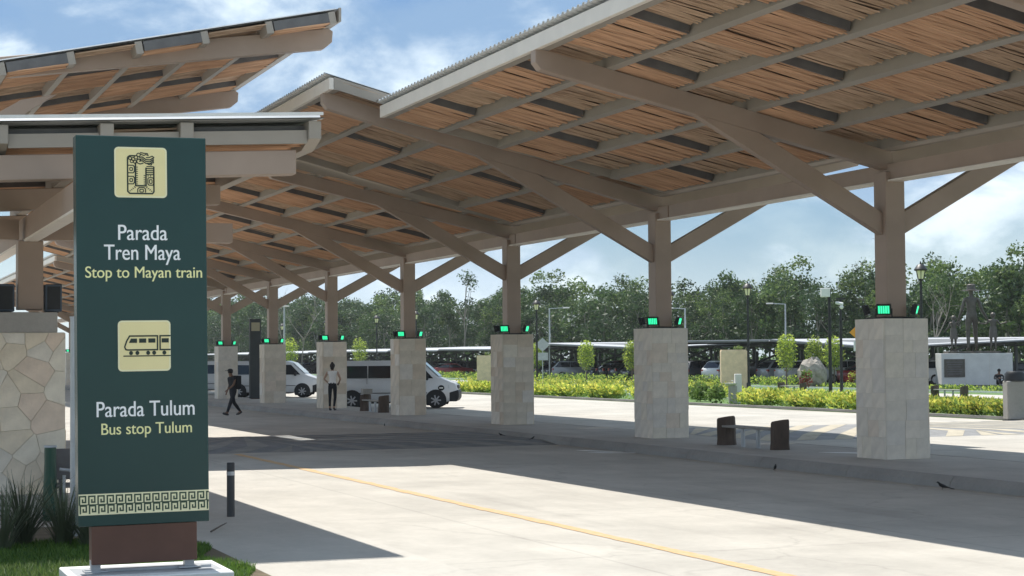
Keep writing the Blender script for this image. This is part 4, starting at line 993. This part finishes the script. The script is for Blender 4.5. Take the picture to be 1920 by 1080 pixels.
rows = [(69.2, 104, 300, 2.75), (76.6, 104, 330, 3.1)]
for ri, (cx, ya, yb_, st) in enumerate(rows):
    y = ya
    while y < yb_:
        if not any(abs(y-v_[3]) < (3.6 if ri == 0 else 0) for v_ in seen.values()) and rc.random() < (.82 if y < 200 else .6):
            kd = rc.choice(['suv', 'sedan', 'sedan', 'suv']); pt = rc.choice(pal)
            back = rc.random() < .5
            car(kd, pt, cx-2.6 if not back else cx, y, 0 if not back else math.pi, '%s %s parked in the %s row of cars under the long carport' % (pt, 'SUV' if kd == 'suv' else 'car', 'front' if ri == 0 else 'back'), 'cars in the %s carport row, %s' % ('front' if ri == 0 else 'back', pt+kd))
        y += st
# carport: long row of tilted roof bays on Y posts
m_cedge = mat('white_carport_edge', (.42, .43, .45), .5, .04, 3); m_solar = mat('solar_panel', (.03, .04, .07), .2, .15, 3); m_cst = mat('grey_carport_steel', (.12, .125, .13), .55, .1, 3)
BAYS = [(100.5, 14.6, 3.02, 3.14, .62, .06), (115.3, 20.5, 3.2, 3.3, .14, .12), (136., 24., 3.25, 3.36, .62, .10), (160.2, 11., 3.3, 3.34, .14, .14)]+[(171.4+19.2*k, 19., 3.30, 3.38, .52, .48) for k in range(9)]
for i, (yy, ln, za, zb_, f0_, f1_) in enumerate(BAYS):
    t = thing('carport', 'bay of the long white edged carport, number %d of its row' % (i+1), 'carport', (69., yy, -.06), 0, 'carport bays')
    t['label'] = ['nearest bay of the long white edged carport behind the garden', 'second nearest bay of the white edged carport, behind the tan block', 'carport bay behind the second pier from the right', 'carport bay behind the diamond road sign', 'carport bay behind the third pier from the right'][i] if i < 5 else 'distant white edged carport bay in the row behind the vans'
    za -= .16; zb_ -= .16
    def zr(y): return zb_+(za-zb_)*(1-y/ln)
    def ff(y): return f0_+(f1_-f0_)*y/ln            # how far the front edge hangs below the rear one
    Q = [(-5.5, .1), (10.5, .1), (10.5, ln-.1), (-5.5, ln-.1)]
    m = MB(); m.add([(x, y, zr(y)+.22-(ff(y) if x < 0 else 0)+dz) for dz in (0, .09) for x, y in Q], [(3, 2, 1, 0)], 1); m.add([(x, y, zr(y)+.22-(ff(y) if x < 0 else 0)+dz) for dz in (0, .09) for x, y in Q], [(4, 5, 6, 7), (0, 1, 5, 4), (1, 2, 6, 5), (2, 3, 7, 6), (3, 0, 4, 7)], 0); m.build('roof_panel', [m_cedge, m_cst], t)
    m = MB(); m.beam((-5.56, .1, zr(0)+.22-f0_-.03), (-5.56, ln-.1, zr(ln)+.22-f1_-.03), .1, .12); m.build('gutter', m_cst, t)
    for py in (ln*.16, ln*.5, ln*.84):
        MB().box((-1.0, py, 1.2), (.22, .22, 2.4)).build('post', m_cst, t)
        for e in (-4.6, 3.0): MB().beam((-1., py, 1.5), (e, py, zr(py)-.18-(ff(py)*.6 if e < 0 else 0)), .12, .16).build('strut', m_cst, t)
        MB().beam((-5.3, py, zr(py)+.08-ff(py)), (10.3, py, zr(py)+.08), .14, .18).build('roof_beam', m_cst, t)
        MB().box((6.5, py, 1.55), (.18, .18, 3.0)).build('post', m_cst, t)
    for px_ in (1.2, 4., 6.5): MB().box((px_, ln/2, min(za, zb_)-.22), (.08, ln-.3, .12), None).build('purlin', m_cst, t)

# ------------------------------------------------------------------ leaves
def leaf_cloud(r, n, centers, rad, size, mats_n, flat=.6, bias=None):
    m = MB()
    for _ in range(n):
        c, cr, cm = r.choice(centers); d = Vector((r.gauss(0, 1), r.gauss(0, 1), r.gauss(0, 1)*flat)); d = d/max(d.length, .01)*cr*r.random()**.45
        p = Vector(c)+d; s = size*r.uniform(.6, 1.3); a = Vector((r.gauss(0, 1), r.gauss(0, 1), r.gauss(0, .7))).normalized(); b = a.orthogonal().normalized(); b = (b*math.cos(r.random()*6.28)+a.cross(b)*math.sin(r.random()*6.28))
        w = s*r.uniform(.35, .6); q = [p-a*s/2, p-a*s*.1+b*w/2, p+a*s/2, p-a*s*.1-b*w/2]
        m.add(q, [(0, 1, 2, 3)], cm if r.random() < .8 else r.randrange(mats_n))
    return m
def tree_meshes(seed, H, cr, n, size, mats_, base=.42, lean=.0, sparse=False, trunk=.16):
    r = random.Random(seed); cs = []
    k = r.randint(9, 14) if not sparse else 7
    for i in range(k):
        f = r.random(); z = H*(base+(1-base-.1)*f); rr = cr*(1.05-.6*abs(f-.4))*r.uniform(.3, .95); a = r.random()*6.28
        cs.append(((math.cos(a)*rr+lean*f, math.sin(a)*rr, z), cr*r.uniform(.30, .55) if not sparse else cr*r.uniform(.22, .36), r.randrange(len(mats_))))
    cs.append(((lean, 0, H*.92), cr*.38, r.randrange(len(mats_))))
    crown = leaf_cloud(r, n, cs, cr, size, len(mats_)).mesh('crown', mats_)
    m = MB(); pts = [(0, 0, 0)]; x = y = 0
    for j in range(1, 6): x += r.gauss(0, .12)+lean/8; y += r.gauss(0, .12); pts.append((x, y, H*.82*j/5))
    m.tube(pts, [trunk*(1-.15*j) for j in range(6)], 7)
    for c, cr_, _ in cs[:6]:
        j = r.randint(2, 4); p = Vector(pts[j]); q = Vector(c); m.tube([p, p.lerp(q, .55)+Vector((0, 0, .25)), q], [trunk*.45, trunk*.3, trunk*.12], 5)
    return m.mesh('trunk', m_bark), crown
FM = [lf_dark, lf_mid, lf_mid, lf_lite]
TV = [tree_meshes(100+i, 11.+(i % 3)*1.2, 2.9+.3*(i % 4), 2300, .42, FM if i % 3 else [lf_dark, lf_dark, lf_mid], .30 if i % 2 else .40, R.uniform(-.8, .8)) for i in range(8)]
labs = ['forest tree with pale trunk behind the carport, dark rounded crown', 'slender forest tree behind the carport with a loose light crown', 'bushy mid green forest tree behind the carport', 'dark narrow forest tree behind the carport with bare lower trunk',
        'forest tree with several spreading leaf clumps behind the carport', 'leaning forest tree with ragged top behind the carport', 'broad light green forest tree behind the carport', 'tall dark forest tree with clumped top behind the carport']
def tree(v, x, y, s, rz, label, group):
    t = thing('forest_tree', label, 'tree', (x, y, -.1), rz, group); put('trunk', TV[v][0], t); put('crown', TV[v][1], t); t.scale = (s*R.uniform(.9, 1.1), s*R.uniform(.9, 1.1), s); return t
y = 92.; rt_ = random.Random(9)
while y < 520:
    for row, dx in ((0, 0), (1, 6.5), (2, 13)):
        if row == 2 and rt_.random() < .4: continue
        v = rt_.randrange(8); s = rt_.uniform(.66, .90)*(1.0+.06*row)*(1+max(0, y-170)/480)*(.93 if y < 140 else 1)
        tree(v, 90+dx+rt_.uniform(-2.2, 2.2), y+rt_.uniform(-1.5, 1.5), s, rt_.random()*6.28, labs[v], 'forest trees behind the carport, kind %s' % 'abcdefgh'[v])
    y += 3.6 if y < 200 else 5.6
# dense understorey of the forest
r = random.Random(77); m = MB()
cs = [((88+r.uniform(0, 22), 92+430*r.random()**1.4, r.uniform(.4, 7.6)), r.uniform(1.3, 2.7), r.choice((0, 0, 1, 2))) for _ in range(1050)]
m = leaf_cloud(r, 84000, cs, 1, .66, 3, .8); tag(m.build('forest_undergrowth', [lf_dark, lf_dark, lf_mid]), kind='stuff')
# tall lone tree, bare pale trees, left trees
def single(name, label, x, y, args, cat='tree', z=-.1, trunk_m=None):
    tm, cm = tree_meshes(*args); t = thing(name, label, cat, (x, y, z)); put('trunk', tm, t); put('crown', cm, t); return t
single('emergent_tree', 'tall thin tree with an airy crown rising above the forest', 83.5, 239., (301, 14.6, 3.3, 750, .36, [lf_dark, lf_mid], .62, .3, True, .15))
def bare(x, y, H, label, seed):
    r = random.Random(seed); t = thing('bare_tree', label, 'tree', (x, y, -.1)); m = MB()
    def br(p, d, ln, rad, dep):
        q = p+d*ln; m.tube([p, p.lerp(q, .5)+Vector((r.gauss(0, .08), r.gauss(0, .08), 0))*ln*.3, q], [rad, rad*.8, rad*.55], 5)
        if dep == 0: return
        for _ in range(2 if dep < 3 else 3):
            dd = (d+Vector((r.gauss(0, .42), r.gauss(0, .42), r.uniform(.0, .35)))).normalized(); br(q, dd, ln*r.uniform(.5, .75), rad*.55, dep-1)
    br(Vector((0, 0, 0)), Vector((.08, 0, 1)).normalized(), H*.40, .11, 4); m.build('trunk', m_bark, t)
bare(56.5, 236., 11.5, 'leafless pale tree with forked trunk left of the fifth pier', 3); bare(62., 246., 12., 'leafless pale tree leaning right, between the fifth and sixth piers', 5)
bare(79., 118., 7.5, 'leafless thin tree behind the statue, to its left', 8)
single('forest_tree', 'green tree beyond the rubble pier at the left edge', -13.5, 118., (321, 9.5, 3.2, 1300, .40, [lf_mid, lf_lite], .35, .2))
single('forest_tree', 'leafy tree just right of the brown column on the left', -8.8, 128., (322, 10.2, 3.0, 1300, .40, [lf_dark, lf_mid], .35, .2))
# small white-roofed building behind the left pier
t = thing('kiosk_building', 'low grey building with a pale roof edge behind the rubble pier', 'building', (-5.5, 66., RD))
MB().box((0, 0, 2.1), (9., 6., 4.2)).build('wall', m_walk, t); MB().box((0, 0, 4.4), (9.8, 6.8, .32), Matrix.Rotation(.05, 3, 'Y')).build('roof', m_purl, t); MB().box((0, -3.45, 4.40), (9.9, .1, .30), Matrix.Rotation(.05, 3, 'Y')).build('roof_edge', m_white, t)
MB().box((2.2, -3.02, 1.05), (1.0, .06, 2.1)).build('door', m_dark, t)
MB().box((-1.2, -3.02, 1.7), (1.6, .06, 1.1)).build('window', m_glass, t)

# ------------------------------------------------------------------ the garden
def hedge(x0, x1, y0, y1, h, n, label, seed, mats_=None, size=.20, z=.0):
    r = random.Random(seed); m = MB(); mats_ = mats_ or [lf_hdk, lf_lime, lf_yel]; ln = y1-y0
    bumps = [(r.uniform(y0, y1), r.uniform(x0, x1), r.uniform(.75, 1.12), r.uniform(.4, .8)) for _ in range(int(ln*2.2)+3)]
    for _ in range(n):
        by, bx, bh, br_ = r.choice(bumps)
        y = max(y0, min(y1, r.gauss(by, br_*.5))); x = max(x0, min(x1, r.gauss(bx, .25))); f = r.random()**.75; zz_ = h*bh*f
        s = size*r.uniform(.6, 1.3); a = Vector((r.gauss(0, .7), r.gauss(0, .7), r.uniform(.1, 1.2))).normalized(); b = a.cross(Vector((r.gauss(0, 1), r.gauss(0, 1), .2))).normalized(); w = s*r.uniform(.28, .42); p = Vector((x-(x0+x1)/2, y-(y0+y1)/2, zz_))
        q = [p, p+a*s*.5+b*w/2, p+a*s, p+a*s*.5-b*w/2]; t_ = r.random()
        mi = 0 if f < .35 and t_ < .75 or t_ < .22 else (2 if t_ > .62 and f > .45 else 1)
        m.add(q, [(0, 1, 2, 3)], mi)
    o = m.build('hedge', mats_, None, ((x0+x1)/2, (y0+y1)/2, z)); return tag(o, label, 'hedge', 'yellow green hedges in the garden')
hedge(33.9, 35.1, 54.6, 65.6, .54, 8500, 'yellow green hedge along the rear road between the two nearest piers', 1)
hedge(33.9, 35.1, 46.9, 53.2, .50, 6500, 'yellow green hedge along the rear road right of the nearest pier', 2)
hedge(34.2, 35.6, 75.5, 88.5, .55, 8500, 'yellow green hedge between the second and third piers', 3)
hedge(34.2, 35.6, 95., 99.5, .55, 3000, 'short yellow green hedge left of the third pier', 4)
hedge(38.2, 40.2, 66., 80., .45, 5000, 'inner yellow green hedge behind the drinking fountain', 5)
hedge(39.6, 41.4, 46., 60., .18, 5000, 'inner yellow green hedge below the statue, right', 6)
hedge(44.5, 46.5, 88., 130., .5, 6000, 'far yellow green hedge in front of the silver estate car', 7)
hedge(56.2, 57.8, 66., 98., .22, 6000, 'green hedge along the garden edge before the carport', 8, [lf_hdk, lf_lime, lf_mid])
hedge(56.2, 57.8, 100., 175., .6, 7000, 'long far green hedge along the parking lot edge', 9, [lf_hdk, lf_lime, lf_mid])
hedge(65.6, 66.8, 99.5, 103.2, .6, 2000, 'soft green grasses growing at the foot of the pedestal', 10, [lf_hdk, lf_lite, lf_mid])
for i, (x, y) in enumerate(((34.6, 67.6), (36.2, 72.), (38., 76.))): tag(leaf_cloud(random.Random(60+i), 500, [((0, 0, .35), .45, 0), ((.2, .1, .5), .3, 1)], 1, .2, 2).build('shrub', [lf_hdk, lf_lite], None, (x, y, .02)), ['round dark shrub at the foot of the drinking fountain', 'low shrub on the lawn behind the drinking fountain', 'small shrub on the garden lawn left of the fountain'][i], 'shrub')
def topiary(x, y, h, label, seed, w=.55):
    r = random.Random(seed); t = thing('topiary_tree', label, 'tree', (x, y, -.01), 0, 'clipped light green trees'); cs = [((0, 0, h*(.50+.42*k/5)), w*(.75+.25*math.sin(math.pi*k/5)), k % 2) for k in range(6)]
    leaf_cloud(r, 1500, cs, 1, .16, 2, .9).build('crown', [lf_lite, lf_lime], t); MB().tube([(0, 0, 0), (0, 0, h*.6)], [.05, .04], 6).build('trunk', m_barkd, t)
for i, (x, y, h, l) in enumerate(((52.3, 122.6, 3.0, 'clipped column tree in front of the silver estate car'), (52.1, 114.1, 3.0, 'clipped tree partly behind the left edge of the second pier'), (55.2, 139.7, 3.0, 'clipped tree just behind the diamond road sign'),
                                  (53.1, 94.4, 3.1, 'weeping light green tree left of the boulder'), (60.3, 103.5, 3.0, 'clipped tree directly behind the boulder'), (59.2, 99.2, 3.0, 'clipped tree right of the boulder, by the camera pole'), (52.5, 183.5, 3.9, 'clipped tree above the white van roof, left of the fourth pier'), (45.7, 186., 3.9, 'clipped tree seen between the fifth and sixth piers'))): topiary(x, y, h, l, 70+i, .72 if i < 6 else .95)
t = leaf_cloud(random.Random(5), 260, [((0, 0, .5), .45, 0), ((.1, 0, .9), .35, 1)], 1, .22, 2).build('red_leaved_shrub', [lf_red, lf_hdk], None, (53.9, 93.6, 0)); tag(t, 'red leaved shrub left of the boulder', 'shrub')
t = leaf_cloud(random.Random(6), 220, [((0, 0, .45), .45, 0), ((.1, 0, .7), .35, 1)], 1, .2, 2).build('red_leaved_shrub', [lf_red, lf_lime], None, (58.9, 96.6, 0)); tag(t, 'red and green shrub right of the boulder', 'shrub')
# boulder
r = random.Random(12); m = MB(); m.sphere((0, 0, .75), 1., 14, 10, 0, (.95, .8, 1.05)); m.v = [(x*(1+r.uniform(-.12, .12)), y*(1+r.uniform(-.12, .12)), max(-.05, z*(1+r.uniform(-.10, .10)))) for x, y, z in m.v]
tag(m.build('boulder', m_rock, None, (57.1, 98.3, 0)), 'big grey boulder standing in the garden', 'rock')
# tan blocks and drinking fountain
def block(x, y, w, h, label, rz=-.36):
    t = thing('stone_block', label, 'monument', (x, y, 0), rz); MB().box((0, 0, h/2), (w, .55, h)).build('block', m_stele, t, bevel=.02); MB().box((0, 0, h+.03), (w*.96, .50, .06)).build('cap', m_stele, t)
    leaf_cloud(random.Random(int(x)), 60, [((w*.2, 0, h+.12), .25, 0)], 1, .18, 1).build('top_weeds', [lf_lite], t)
block(47.4, 90.2, 1.45, 2.28, 'tall tan stone block in the garden, right of the second pier'); block(42.7, 118., 1.05, 2.1, 'pale tan stone block half hidden left of the third pier')
t = thing('drinking_fountain', 'grey concrete drinking fountain with a small basin in front of the tan block', 'fountain', (35.75, 68.0, 0), -.36)
MB().box((.16, 0, .62), (.28, .30, 1.24)).build('pillar', m_ped, t, bevel=.02); MB().box((-.06, 0, .38), (.34, .34, .76)).build('pedestal', m_plat, t, bevel=.03); MB().tube([(-.14, 0, .74), (-.14, 0, .82), (-.14, 0, .86)], [.16, .27, .29], 16).build('basin', m_ped, t, smooth=True); MB().tube([(.0, 0, .86), (-.05, 0, .96), (-.12, 0, .95)], .014, 6).build('tap', m_zinc, t)
# pedestal and statue
t = thing('pedestal', 'long grey marble pedestal carrying the bronze figures', 'pedestal', (69., 98.4, 0), -.36)
MB().box((0, 0, 1.02), (4.55, 1.6, 2.04)).build('plinth', m_ped, t, bevel=.015)
for k in (-1, 1): MB().box((k*.78, -.802, 1.02), (.012, .006, 2.0)).build('joint', m_mortar, t)
pl = MB().box((-1.45, -.83, 1.10), (1.32, .06, 1.15)).build('plaque', m_bronze, t, bevel=.01)
for k in range(6): MB().box((-1.45, -.865, 1.48-.15*k), (1.05-.12*(k % 3), .012, .045)).build('text_line', m_dark, pl)
st = thing('statue', 'bronze statue of a hatted adult holding hands with two children', 'statue', (69., 98.4, 2.045), -.36)
MB().box((-.1, 0, .07), (3.4, 1.3, .13)).build('bronze_slab', m_bronze, st, bevel=.02)
def statue_fig(x, y, sc, rz, pose, hat):
    e_ = figure('figure', add_hands(pose), [m_bronze], lambda c: 0, st, sc); e_.location = (x, y, .135); e_.rotation_euler = (0, 0, rz)
    m = MB()
    if hat: m.tube([(0, 0, 1.60*sc), (0, 0, 1.61*sc), (0, 0, 1.625*sc)], [.26*sc, .27*sc, .13*sc], 18); m.tube([(0, 0, 1.615*sc), (0, 0, 1.76*sc), (0, 0, 1.78*sc)], [.12*sc, .105*sc, .07*sc], 14); m.build('hat', m_bronze, e_, smooth=True)
    else: m.sphere((0, 0, 1.62*sc), .12*sc, 12, 7); m.build('hair', m_bronze, e_, smooth=True)
    m = MB(); m.tube([(0, 0, .60*sc), (0, 0, .95*sc), (0, 0, 1.12*sc)], [.20*sc, .17*sc, .145*sc], 12)
    if not hat: m.build('skirt', m_bronze, e_, smooth=True)
P = stand_pose(); P['elL'] = ((-.25, 0, 1.10), .045); P['wrL'] = ((-.33, .05, .86), .032); P['elR'] = ((.27, 0, 1.10), .045); P['wrR'] = ((.40, .05, .90), .032); P['ankleR'] = ((.15, .10, .08), .042); P['toeR'] = ((.18, .24, .035), .034); P['kneeR'] = ((.12, .09, .47), .062)
statue_fig(-.1, 0, 2.42, 0, P, True)
P = stand_pose(); P['elR'] = ((.27, .0, 1.20), .042); P['wrR'] = ((.33, 0, 1.38), .03); P['elL'] = ((-.27, .0, 1.15), .042); P['wrL'] = ((-.36, .12, 1.02), .03)
statue_fig(-1.25, .05, 1.32, .2, P, False)
P = stand_pose(); P['elL'] = ((-.30, .0, 1.22), .042); P['wrL'] = ((-.50, 0, 1.25), .03); P['elR'] = ((.30, .0, 1.20), .042); P['wrR'] = ((.52, .06, 1.28), .03)
statue_fig(1.28, .0, 1.42, -.2, P, False)
# garden benches
bench(47.2, 69.2, 'small stump bench in the garden below the statue', .0, .0); bench(47.0, 83.0, 'stump bench in the garden near the boulder', 0, .0)
t = thing('litter_bin', 'pale grey litter bin with a dark lid at the right edge', 'bin', (33.72, 46.0, RD), -.36); MB().box((0, 0, .62), (.62, .55, 1.18)).build('body', m_kerb, t, bevel=.03); MB().tube([(0, 0, 1.21), (0, 0, 1.42), (0, 0, 1.50)], [.33, .31, .24], 16).build('lid', m_black, t, smooth=True); MB().box((0, 0, .02), (.66, .6, .05)).build('base', m_black, t)
# lamp posts
def lantern(x, y, label):
    t = thing('street_lamp', label, 'street lamp', (x, y, -.02), 0, 'black lantern posts in the garden')
    MB().tube([(0, 0, 0), (0, 0, .5), (0, 0, .55), (0, 0, 5.25)], [.13, .12, .075, .055], 10).build('pole', m_black, t, smooth=True)
    MB().tube([(0, 0, 5.25), (0, 0, 5.30), (0, 0, 5.36)], [.06, .14, .10], 10).build('collar', m_black, t)
    MB().tube([(0, 0, 5.36), (0, 0, 5.72)], [.13, .21], 8).build('lantern_glass', m_creamline, t)
    m = MB()
    for k in range(6): a = k*math.pi/3; m.beam((.14*math.cos(a), .14*math.sin(a), 5.36), (.22*math.cos(a), .22*math.sin(a), 5.74), .025, .025, (math.cos(a+1.5), math.sin(a+1.5), 0))
    m.build('lantern_cage', m_black, t)
    MB().tube([(0, 0, 5.72), (0, 0, 5.78), (0, 0, 5.98), (0, 0, 6.02), (0, 0, 6.14)], [.28, .30, .16, .05, .02], 12).build('lantern_roof', m_black, t, smooth=True)
for x, y, l in ((45.4, 68.6, 'black lantern post right of the nearest pier'), (47.8, 89.2, 'black lantern post beside the tall tan block'), (48.5, 100.5, 'black lantern post right of the second pier'), (46.8, 118.5, 'black lantern post left of the second pier'), (47.2, 147.5, 'black lantern post just left of the third pier'), (48., 162., 'black lantern post between the third and fourth piers'), (48.5, 182., 'black lantern post above the van roof'), (48.2, 200., 'far black lantern post behind the white van'), (84.5, 106., 'dark lamp post at the far right edge behind the statue')): lantern(x, y, l)
t = thing('camera_pole', 'black pole carrying a pale control box and a white security camera', 'camera pole', (44.9, 75.6, -.02), -.36)
MB().tube([(0, 0, 0), (0, 0, .4), (0, 0, 5.1)], [.12, .09, .07], 10).build('pole', m_black, t, smooth=True); MB().box((-.20, -.05, 5.0), (.42, .26, .42)).build('control_box', m_white, t, bevel=.02); MB().beam((.05, 0, 4.6), (.42, -.1, 4.6), .04, .04).build('arm', m_black, t); MB().tube([(.30, -.02, 4.52), (.62, -.16, 4.44)], .075, 10).build('camera', m_white, t); MB().sphere((.55, -.15, 4.30), .10, 10, 6).build('dome', m_white, t)
t = thing('lamp_post', 'dark pole with small twin cameras right of the security camera pole', 'post', (49.6, 82.4, -.02)); MB().tube([(0, 0, 0), (0, 0, 4.9)], [.09, .06], 10).build('pole', m_black, t); MB().box((0, 0, 4.95), (.5, .1, .1)).build('crossbar', m_black, t)
def streetlight(x, y, h, arm, label):
    t = thing('street_light', label, 'street light', (x, y, -.06), -.36, 'tall grey street lights in the parking lot'); MB().tube([(0, 0, 0), (0, 0, h)], [.10, .07], 8).build('pole', m_zinc, t); MB().beam((0, 0, h-.02), (arm, 0, h+.05), .07, .07).build('arm', m_zinc, t); MB().box((arm*1.15, 0, h+.05), (.6, .26, .11)).build('lamp_head', m_ped, t, bevel=.02)
streetlight(79.4, 141.2, 6.6, -1.2, 'tall grey street light with its arm to the left, right of the tan block'); streetlight(64.5, 160., 6.7, 1.4, 'tall grey street light with its arm to the right, beside the diamond sign'); streetlight(66.6, 135.2, 6.0, -1.1, 'grey street light arm showing just right of the second pier'); streetlight(35.6, 147., 6.4, .1, 'thin pale pole rising beside the sixth pier')
def road_sign(x, y, label, front, rz):
    t = thing('road_sign', label, 'road sign', (x, y, -.02), rz); h = 3.6 if not front else 3.8; w = .62 if not front else .50
    MB().tube([(0, 0, 0), (0, 0, h)], .04, 8).build('pole', m_zinc, t)
    mm = m_zinc if not front else mat('orange_sign', (.75, .33, .03), .5, .05, 3)
    MB().prism([(-w, h-w*.9), (0, h-2*w*.9), (w, h-w*.9), (0, h)], 1, -.05, -.07).build('diamond_plate', mm, t)
    if front: MB().box((0, -.076, h-w*.9), (.10, .006, .42)).build('symbol', m_black, t); MB().box((0, -.06, h-2*w*.9-.36), (.50, .02, .60)).build('plate', m_white, t)
    else: MB().box((0, -.06, h-2*w*.9-.40), (.88, .02, .62)).build('plate', m_zinc, t)
road_sign(54.6, 137., 'grey back of a diamond road sign with a square plate below', False, -.36); road_sign(57.6, 93.8, 'small orange diamond sign with a white plate beside the nearest pier', True, -.36)
# flecks of sunlight imitated by flat white shapes
tag(MB().prism([(0, 0), (.9, -.12), (1.5, -.05), (1.9, .05), (1.1, .16), (.3, .12)], 2, 0, .004).build('sun_fleck', m_white, None, (17.75, 30.35, PZ+.003), -.9), 'flat white painted sun fleck on the platform beside the bench', 'sun fleck')
for i, (x, y) in enumerate(((15.35, 36.6), (15.2, 35.6))): tag(MB().prism([(0, 0), (.35, -.1), (.9, -.05), (1.3, .04), (.8, .12), (.2, .1)], 2, 0, .004).build('sun_fleck', m_white, None, (x, y, RD+.003), -1.1+.4*i), ['pale painted sun fleck by the kerb near the second pier', 'second painted sun fleck by the kerb, nearer to us'][i], 'sun fleck')
